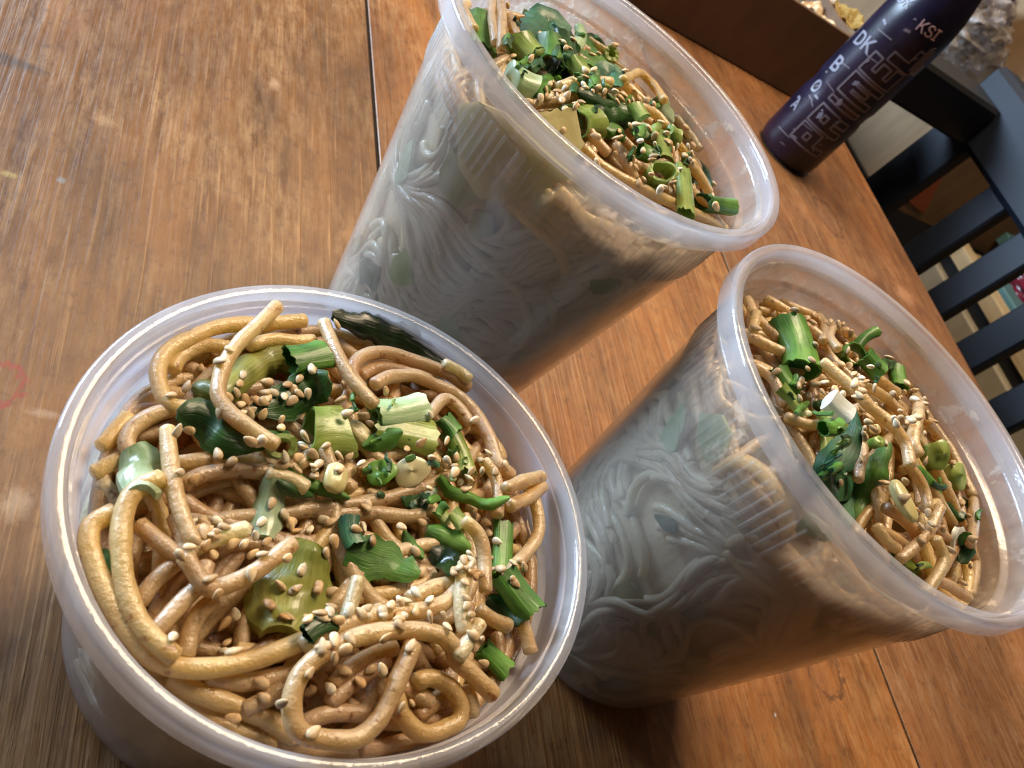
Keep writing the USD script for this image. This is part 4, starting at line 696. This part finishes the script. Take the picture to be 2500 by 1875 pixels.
# ------------------------------------------------------------------ sesame seeds
def seed_shape():
    g = trimesh.creation.icosphere(1); v = np.array(g.vertices); w = .62 - .22 * v[:, 0]; v = np.c_[v[:, 0] * 1.0, v[:, 1] * w, v[:, 2] * w * .62]; return v, np.array(g.faces)
SV, SF = seed_shape()
def seeds(t, k, clusters, singles, n_loose, lab, grp, cap):
    g = np.random.default_rng(300 + k); made, extra = 0, []
    spots = [(reg, (g.normal(x, s), g.normal(y, s2))) for reg, x, y, s, s2, n in clusters for _ in range(n)] + [(reg, p) for reg, p in singles]
    for _ in range(n_loose):
        a, r = g.random() * 6.283, .047 * math.sqrt(g.random()); spots.append((None, (t.c[0] + r * math.cos(a), t.c[1] + r * math.sin(a))))
    for reg, p in spots:
        if reg: P = lay(t, reg, p, 1, 1.0, .0003, .002)
        else: P = np.array([p[0], p[1], hm_get(t, *p, 1, 1.0) + .0003])
        if np.hypot(*(P[:2] - t.c[:2])) > .0515: continue
        e = .0012; gx = (hm_get(t, P[0] + e, P[1], 1, .8) - hm_get(t, P[0] - e, P[1], 1, .8)) / (2 * e); gy = (hm_get(t, P[0], P[1] + e, 1, .8) - hm_get(t, P[0], P[1] - e, 1, .8)) / (2 * e)
        nrm = np.array([-np.clip(gx, -1, 1), -np.clip(gy, -1, 1), 1.0]) + g.normal(0, .2, 3); A = axes(nrm, g.random() * 6.283); L = .00150 * g.uniform(.82, 1.15)
        V = (SV * L) @ A.T + P; m = SM[g.choice(4, p=[.42, .25, .2, .13])]
        if made < cap: obj('sesame_seed', (V, SF), m, None, True, label=lab, cat='sesame seed', group=grp); made += 1
        else: extra.append((V, SF))
    if extra: obj('sesame_seeds', join(extra), SM[0], None, True, label='loose sesame seeds between the other seeds in the ' + ('short front', 'far', 'right')[k] + ' tub', cat='sesame seeds', kind='stuff')
sA = [(1550, 560), (1640, 735), (1800, 780), (1940, 800), (2020, 760), (2105, 690), (1600, 850), (1660, 900), (1740, 910), (1800, 890), (1920, 880), (1970, 910), (2080, 860), (1630, 930), (1485, 990), (1200, 1110), (1690, 1000), (1900, 1040), (1900, 1085), (2050, 1215), (2060, 1150), (1925, 1285), (2020, 1300), (2145, 1340), (1470, 1265), (1560, 1320), (1215, 1390), (1310, 1435), (1690, 1180), (850, 860), (1260, 810), (1760, 1185)]
sB = [(1270 - 985, 560), (290, 655), (170, 690), (385, 800), (360, 900), (520, 1010), (670, 840), (560, 1060), (980, 1290), (910, 1190), (970, 1000), (1070, 1330), (1175, 1460), (1230, 1430), (1245, 1475), (1210, 1500), (1410, 1385), (1560, 1420), (500, 1330), (410, 990), (115, 1210), (80, 1290), (210, 1340), (555, 1615), (1270, 1040)]
sC = [(890, 80), (1230, 225), (1340, 215), (1390, 150), (1305, 105), (1410, 55), (1455, 95), (1390, 275), (1515, 200), (1630, 400), (1365, 430), (1410, 535), (1590, 205), (1655, 150), (1735, 185), (1640, 270), (1850, 20), (2010, 110), (1960, 370), (1915, 500), (2060, 490), (1745, 595), (1850, 680), (1990, 685), (1455, 725), (1525, 660), (1440, 900), (1480, 840), (1515, 900), (1120, 810), (680, 510), (1830, 1240), (1710, 1205), (1510, 1335), (2000, 1160), (2030, 1445), (2090, 870), (1860, 300)]
sD = [(310, 190), (455, 110), (500, 100), (560, 180), (745, 95), (875, 65), (240, 45), (290, 60), (105, 375), (205, 490), (60, 500), (260, 270), (290, 610), (20, 680), (140, 690), (335, 700), (520, 665), (570, 620), (680, 600), (740, 580), (765, 575), (930, 565), (840, 520), (735, 735), (930, 680), (1010, 665), (1045, 745), (310, 825), (415, 820), (370, 895), (645, 815), (805, 865), (230, 870), (545, 1020), (620, 1020), (475, 1100), (280, 1140), (150, 1160), (1295, 65), (1305, 130), (1365, 190), (1195, 310), (1170, 350), (1250, 310), (1320, 300), (1335, 370), (1110, 365), (1165, 560), (1170, 605), (1200, 665), (1260, 650), (1205, 800), (1265, 830), (1180, 950), (1275, 980), (1470, 330), (1540, 355), (1470, 440), (880, 380), (1520, 320)]
seeds(T1, 0, [('C', 1330, 130, 90, 70, 8), ('C', 1850, 60, 90, 60, 6), ('B', 150, 1350, 120, 90, 8), ('D', 560, 650, 170, 30, 12), ('A', 1800, 900, 150, 70, 10), ('D', 1200, 330, 70, 70, 12), ('B', 1100, 1380, 130, 90, 10)],
      [('A', p) for p in sA] + [('B', p) for p in sB] + [('C', p) for p in sC] + [('D', p) for p in sD], 30, 'toasted sesame seed lying on the noodles of the short front tub', 'sesame seeds in the short front tub', 200)
seeds(T2, 1, [('E', 830, 600, 121, 33, 12), ('E', 1060, 520, 94, 29, 9), ('E', 1330, 590, 81, 40, 7), ('E', 1410, 1010, 94, 81, 12), ('E', 1620, 920, 81, 54, 8), ('E', 1340, 830, 121, 67, 5), ('E', 1720, 1110, 81, 40, 5), ('E', 1150, 890, 81, 54, 5)], [('E', (1665, 765)), ('E', (1840, 1240)), ('E', (1700, 870)), ('E', (940, 665)), ('E', (1440, 770)), ('E', (630, 590))], 45, 'toasted sesame seed scattered over the far tall tub', 'sesame seeds in the far tall tub', 50)
seeds(T3, 2, [('F', 690, 400, 67, 54, 12), ('F', 770, 480, 67, 67, 13), ('F', 860, 580, 54, 54, 9), ('F', 1040, 560, 54, 81, 12), ('F', 960, 600, 81, 81, 9), ('F', 540, 470, 54, 27, 5), ('F', 1160, 1170, 27, 40, 4), ('F', 1060, 1150, 40, 40, 4), ('F', 900, 680, 54, 40, 5), ('F', 540, 180, 94, 40, 4)], [('F', (840, 565)), ('F', (825, 620)), ('F', (1050, 1185)), ('F', (1270, 1410)), ('F', (930, 1025)), ('F', (1080, 1060)), ('F', (460, 170)), ('F', (370, 130))], 60, 'toasted sesame seed scattered over the right tall tub', 'sesame seeds in the right tall tub', 50)

# ------------------------------------------------------------------ bottle
M_BOTTLE = mat('dark_purple_bottle', {'g': ('geometry', {}), 'n': ('noise_texture', {'scale': 60.0, 'detail': 4.0}), 'r': ('rgb_ramp', {'ramp': [(.35, (.004, .0035, .014)), (.7, (.014, .009, .028))]}), 'p': ('principled_bsdf', {'roughness': .30})}, [('g.position', 'n.vector'), ('n.fac', 'r.fac'), ('r.color', 'p.base_color')])
M_PRINT = plain('grey_print', (.20, .20, .26), .5); M_LINE = plain('purple_grey_print', (.13, .11, .13), .5); M_PINK = plain('pink_print', (.45, .31, .33), .5)
BC = np.array([0.4998, 0.5077, .0005]); BR = .0278
bottle = thing('drink_bottle', 'dark purple plastic drink bottle with block lettering standing at the table edge', 'bottle', BC)
bp = [(.0003, .004), (.015, .0035), (.020, 0), (.0245, .001), (.0270, .005), (BR, .011), (BR, .050), (BR - .0012, .056), (BR - .0012, .062), (BR, .068), (BR, .125), (.0272, .135), (.0250, .150), (.0205, .166), (.0160, .178), (.0140, .184), (.0140, .192), (.0003, .192)]
obj('body', lathe(bp, 72), M_BOTTLE, bottle, smooth=40)
obj('cap', lathe([(.0003, .186), (.0172, .186), (.0176, .188), (.0176, .208), (.0168, .210), (.0003, .2105)], 48), plain('black_cap', (.01, .01, .014), .4), bottle, smooth=35)
face_a = math.atan2(-BC[1], -BC[0])                     # side turned to the camera
def wrap(m2, s0, z0, rot, name, mt, h=.0004, squash=None):
    """flat lettering bent round the bottle: s = metres to the right of the middle, z = height"""
    g = m2.subdivide_to_size(.0025); v = np.array(g.vertices); c, s = math.cos(rot), math.sin(rot)
    x, y = c * v[:, 0] - s * v[:, 1] + s0, s * v[:, 0] + c * v[:, 1] + z0; a = face_a + x / BR; rr = np.interp(y, [p[1] for p in bp[3:]], [p[0] for p in bp[3:]]) + .00006 + v[:, 2] * 0 + np.where(v[:, 2] > 1e-6, h, 0)
    obj(name, (np.c_[rr * np.cos(a), rr * np.sin(a), y], g.faces), mt, bottle, 40)
def block(ch, w, h):
    """outlined block letter, reading along +x"""
    s = w * .3; B = lambda a, b, c, d: sbox(a * w, b * h, c * w, d * h)
    sh = {'P': [B(0, 0, .32, 1), B(0, .75, 1, 1), B(0, .35, 1, .58), B(.7, .35, 1, 1)], 'R': [B(0, 0, .32, 1), B(0, .75, 1, 1), B(0, .38, 1, .58), B(.7, .5, 1, 1), B(.62, 0, .95, .4)],
          'I': [B(.3, 0, .7, 1)], 'M': [B(0, 0, .25, 1), B(.75, 0, 1, 1), B(0, .72, 1, 1), B(.4, .3, .6, 1)], 'E': [B(0, 0, .32, 1), B(0, 0, 1, .24), B(0, .38, .85, .62), B(0, .76, 1, 1)], 'L': [B(0, 0, .38, 1), B(0, 0, 1, .38)]}[ch]
    return unary_union(sh).buffer(.0003, join_style=2)
def ext(shape, d=.0003):
    return trimesh.util.concatenate([trimesh.creation.extrude_polygon(g, d, engine='earcut') for g in getattr(shape, 'geoms', [shape])])
zz = .022
for ch, w in zip('PRIME', (.015, .015, .009, .017, .015)):
    s = block(ch, w, .029); wrap(ext(s.boundary.buffer(.0007)), .023, zz, math.pi / 2, 'letter', M_LINE)
    zz += w + .0028
L = block('L', .017, .022); wrap(ext(L.boundary.buffer(.0006)), .026, .106, math.pi / 2, 'emblem', M_LINE); wrap(ext(sbox(.001, .001, .009, .02)), .021, .108, 0, 'emblem', plain('dim_print', (.10, .09, .11), .5))
wrap(ext(sbox(0, 0, .006, .010)), .027, .107, 0, 'emblem', M_PRINT)
for ch, z, hh in (('A', .034, .008), ('O', .053, .009), ('B', .073, .011), ('DK', .096, .010)):
    wrap(meshkit.text_mesh(ch, hh, .0003, True), -.0265 if len(ch) == 1 else -.028, z, .15, 'letter', M_PRINT)
wrap(meshkit.text_mesh('KSI', .0078, .0003), .001, .131, .1, 'letter', M_PINK)
wrap(meshkit.text_mesh('DK', .007, .0003, True), -.026, .134, .1, 'letter', M_PRINT)
for s_, z_, w_, h_ in ((.001, .044, .004, .006), (.002, .078, .005, .004), (.004, .060, .004, .006)): wrap(ext(Polygon([(0, 0), (w_, .001), (w_ * .8, h_), (.0005, h_ * .8)])), s_ - .003, z_, .3, 'scuff', M_PRINT)

gb = np.random.default_rng(77)
for i in range(22):
    w_, h_ = gb.uniform(.0015, .006), gb.uniform(.0006, .003); wrap(ext(Polygon([(0, 0), (w_, h_ * .4), (w_ * .8, h_), (w_ * .1, h_ * .8)])), gb.uniform(-.03, .026), gb.uniform(.012, .135), gb.uniform(-.6, .9), 'scuff', M_LINE if i % 3 else M_PRINT)
for i in range(7): wrap(ext(sbox(0, 0, gb.uniform(.006, .014), .0007)), gb.uniform(-.02, -.004), .018 + i * .016, gb.uniform(-.1, .2), 'scuff', M_LINE)

# ------------------------------------------------------------------ cardboard box on the table, jar and paper in it
def card(name, c1, c2):
    return mat(name, {'g': ('geometry', {}), 'm': ('mapping', {'scale': (60, 60, 12)}), 'n': ('noise_texture', {'scale': 1.0, 'detail': 4.0}), 'r': ('rgb_ramp', {'ramp': [(.3, c1), (.7, c2)]}), 'p': ('principled_bsdf', {'roughness': .8})}, [('g.position', 'm.vector'), ('m.vector', 'n.vector'), ('n.fac', 'r.fac'), ('r.color', 'p.base_color')])
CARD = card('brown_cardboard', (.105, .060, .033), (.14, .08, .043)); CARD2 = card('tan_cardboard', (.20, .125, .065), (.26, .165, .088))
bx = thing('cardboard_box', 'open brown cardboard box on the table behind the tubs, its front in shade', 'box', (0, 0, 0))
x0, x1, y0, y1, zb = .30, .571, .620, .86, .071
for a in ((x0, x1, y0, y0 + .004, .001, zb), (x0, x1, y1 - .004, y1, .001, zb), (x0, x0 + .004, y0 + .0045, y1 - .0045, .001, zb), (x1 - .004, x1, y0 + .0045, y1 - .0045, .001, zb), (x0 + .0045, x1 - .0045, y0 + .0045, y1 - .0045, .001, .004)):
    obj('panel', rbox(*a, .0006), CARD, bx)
jc = at(1985, -28, .062); jar = thing('white_jar', 'round jar with a white lid standing in the cardboard box', 'jar', (jc[0], jc[1] + .004, .0045))
obj('body', lathe([(.0003, 0), (.024, 0), (.026, .003), (.026, .050), (.0003, .050)], 48), plain('jar_tan', (.45, .33, .2), .4), jar); obj('lid', lathe([(.0003, .0505), (.0275, .0505), (.028, .052), (.028, .061), (.0265, .063), (.025, .0622), (.0003, .0622)], 48), plain('white_lid', (.75, .72, .70), .35), jar)
def crumple(c, sx, sy, amp, seed, rot=0.0, n=26):
    u = np.linspace(-1, 1, n); X, Y = np.meshgrid(u, u); p = np.c_[X.ravel(), Y.ravel()]; h = fbm(np.c_[p * 1.7, np.full(len(p), seed)], 3, seed); h = np.abs(h - .5) * 2
    c_, s_ = math.cos(rot), math.sin(rot); q = p * [sx, sy] * (1 + .15 * (fbm(np.c_[p * 2, np.full(len(p), 9.)], 2, seed + 3) - .5)[:, None]); top = np.c_[c[0] + c_ * q[:, 0] - s_ * q[:, 1], c[1] + s_ * q[:, 0] + c_ * q[:, 1], c[2] + h * amp]
    bot = top - [0, 0, .0006]; f = []
    for i in range(n - 1):
        for j in range(n - 1): a = i * n + j; f += [(a, a + 1, a + n + 1), (a, a + n + 1, a + n)]
    f = np.array(f); N = n * n; e = np.r_[np.arange(n - 1), np.arange(n - 1) * n + n - 1, (N - 1) - np.arange(n - 1), (N - n) - np.arange(n - 1) * n]; e2 = np.r_[e[1:], e[:1]]
    side = np.vstack([np.c_[e2, e, e + N], np.c_[e2, e + N, e2 + N]]); return np.vstack([top, bot]), np.vstack([f, f[:, ::-1] + N, side])
pc = at(2035, 48, .066); obj('crumpled_paper', crumple((pc[0], pc[1] + .006, .058), .024, .022, .014, 4, .5), plain('cream_paper', (.60, .46, .30), .7), smooth=20, label='crumpled cream paper beside the jar in the cardboard box', cat='paper')
pc = at(2085, 25, .07); obj('yellow_wrapper', crumple((pc[0] + .005, pc[1] + .012, .058), .02, .028, .016, 8, 1.0), plain('mustard_wrapper', (.34, .24, .07), .5), smooth=20, label='mustard yellow wrapper behind the crumpled paper in the cardboard box', cat='wrapper')

# ------------------------------------------------------------------ chair tucked under the table edge, shelf and carton beyond
def paint(name, c, rough): return mat(name, {'g': ('geometry', {}), 'n': ('noise_texture', {'scale': 45.0, 'detail': 4.0}), 'r': ('rgb_ramp', {'ramp': [(.3, tuple(x * .8 for x in c)), (.7, c)]}), 'p': ('principled_bsdf', {'roughness': rough})}, [('g.position', 'n.vector'), ('n.fac', 'r.fac'), ('r.color', 'p.base_color')])
NAVY = paint('navy_paint', (.002, .0065, .018), .6); BLK = paint('black_paint', (.006, .006, .008), .5)
ch = thing('dining_chair', 'dark navy painted chair with a slatted back, tucked in at the table edge', 'chair')
obj('top_rail', rbox(.765, .800, -.02, .656, .048, .118, .006), NAVY, ch, smooth=25)
for k, yy in enumerate((.629, .533, .470, .403, .335, .27, .2, .13, .06)):
    w = .052 if k == 0 else .034
    obj('stile' if k == 0 else 'slat', bar((.745, yy, -.35), (.782, yy, .0475), w, .016, up=(1, 0, .1)), NAVY, ch, smooth=25)
obj('stile', bar((.745, 0, -.35), (.782, 0, .0475), .038, .016, up=(1, 0, .1)), NAVY, ch, smooth=25)
obj('seat', rbox(.42, .755, -.02, .63, -.38, -.3505, .006), NAVY, ch, smooth=25)
for lx in (.45, .74):
    for ly in (.02, .60): obj('leg', rbox(lx - .018, lx + .018, ly - .018, ly + .018, -.7495, -.3805, .003), NAVY, ch)
arm = at(2240, 200, .078)
obj('arm_rail', rbox(.62, .7645, .602, .652, .048, .093, .004), BLK, ch, smooth=25)
CREAM = paint('cream_paint', (.38, .33, .24), .6); PINE = mat('pale_pine', {'g': ('geometry', {}), 'm': ('mapping', {'scale': (60, 8, 200)}), 'n': ('noise_texture', {'scale': 1.0, 'detail': 3.0}), 'r': ('rgb_ramp', {'ramp': [(.3, (.46, .34, .18)), (.7, (.62, .49, .30))]}), 'p': ('principled_bsdf', {'roughness': .6})}, [('g.position', 'm.vector'), ('m.vector', 'n.vector'), ('n.fac', 'r.fac'), ('r.color', 'p.base_color')])
sh = thing('low_cabinet', 'low cream cabinet with a pale pine top edge behind the chair', 'cabinet')
obj('door', rbox(1.0, 1.02, -.3, .70, -.70, -.1085, .003), CREAM, sh); obj('carcass', rbox(1.0205, 1.42, -.3, .70, -.70, -.1085, .003), BLK, sh)
obj('top_edge', rbox(1.012, 1.03, -.3, .70, -.108, -.0930, .001), BLK, sh); obj('top_board', rbox(1.008, 1.035, -.3, .70, -.0925, -.0720, .0015), PINE, sh); obj('shelf', rbox(1.0355, 1.42, -.3, .70, -.095, -.088, .0015), PINE, sh)
for dy in (-.29, .69): obj('foot', rbox(1.05, 1.40, dy - .008, dy + .008, -.7495, -.7005, .002), BLK, sh)
ct = thing('carton', 'large tan cardboard carton with an orange mark behind the navy chair', 'box')
c0, c1 = aty(2164, 505, .72), aty(2262, 560, .72)
obj('side', rbox(.90, 1.40, .722, 1.15, c0[2], .33, .004), CARD2, ct)
op = np.array([aty(*p, .72) for p in ((2215, 478), (2255, 512), (2295, 432), (2262, 420))]); sp = Polygon(op[:, [0, 2]]).buffer(.004); g = ext(sp, .0012); v = np.array(g.vertices); obj('sticker', (np.c_[v[:, 0], .7215 - v[:, 2], v[:, 1]], g.faces[:, ::-1]), plain('orange_mark', (.38, .09, .025), .6), ct)
def blob(c, s, seed, amp=.35):
    g = trimesh.creation.icosphere(4); v = np.array(g.vertices); n = np.abs(fbm(v * 2.2 + seed, 3, seed) - .5) * 2; v = v * (1 + amp * (n - .4))[:, None] * s + c; return v, g.faces
b0 = atx(2400, 610, 1.12); obj('red_bag', blob((1.12, .60, -.055), (.055, .10, .045), 3), plain('crimson_plastic', (.16, .012, .03), .25), smooth=25, label='crumpled crimson plastic bag on the cabinet top, right of the carton', cat='bag')
b1 = atx(2485, 700, 1.10); obj('red_cloth', blob((1.10, .475, -.06), (.045, .06, .04), 6, .5), plain('red_plastic', (.30, .02, .03), .3), smooth=25, label='crumpled red plastic piece on the cabinet top near the picture edge', cat='bag')
TEAL = paint('teal_cover', (.10, .24, .27), .5)
bk = thing('book', 'teal booklet with white print lying beyond the chair', 'book'); c = atx(2470, 560, 1.16)
obj('cover', rbox(1.13, 1.32, c[1] - .055, c[1] + .06, c[2] - .018, c[2], .0015), TEAL, bk)
for k in range(3):
    tm = meshkit.text_mesh(('MONDAY', 'PLANNER', 'NOTES')[k], .014, .0006); v = np.array(tm.vertices); obj('print', (np.c_[1.145 + .03 * k + v[:, 1] * 1.0, c[1] + .045 - v[:, 0] * 1.0, c[2] + .0002 + v[:, 2]], tm.faces), plain('pale_print', (.45, .55, .55), .5) if k == 0 else '/World/Looks/pale_print', bk)
c = atx(2480, 740, 1.06); obj('teal_sheet', rbox(1.04, 1.25, c[1] - .07, c[1] + .035, -.0875, -.066, .002), TEAL, label='plain teal folder on the cabinet top below the red bag', cat='folder')
M_BAG = mat('clear_bag', {'g': ('geometry', {}), 'n': ('noise_texture', {'scale': 60.0, 'detail': 4.0}), 'b': ('bump', {'strength': 1.0, 'distance': .006}), 'tr': ('transparent_bsdf', {'color': (.92, .9, .9)}), 'd': ('principled_bsdf', {'base_color': (.36, .32, .30), 'roughness': .2}), 'f': ('map_range', {'clamp': True, 'from_min': .35, 'from_max': .65, 'to_min': .3, 'to_max': .75}), 'm': ('mix_closure', {})}, [('g.position', 'n.vector'), ('n.fac', 'b.height'), ('b.normal', 'd.normal'), ('n.fac', 'f.value'), ('f.result', 'm.fac'), ('tr.BSDF', 'm.closure1'), ('d.BSDF', 'm.closure2')], 'm.closure')
c = aty(2345, 55, .80); obj('clear_plastic_bag', blob(c, (.075, .06, .050), 11, .5), M_BAG, smooth=25, label='crumpled clear plastic bag with white highlights behind the bottle top', cat='bag')
c = aty(2340, -12, .80); obj('purple_lid', blob(c, (.024, .02, .018), 5, .1), plain('purple_plastic', (.10, .01, .07), .3), smooth=True, label='purple round cap in front of the clear plastic bag', cat='lid')
c = aty(2425, 15, .80); obj('violet_wrapper', blob(c, (.028, .03, .022), 15, .4), plain('violet_wrapper', (.05, .04, .09), .4), smooth=25, label='dark violet wrapper right of the purple cap', cat='wrapper')
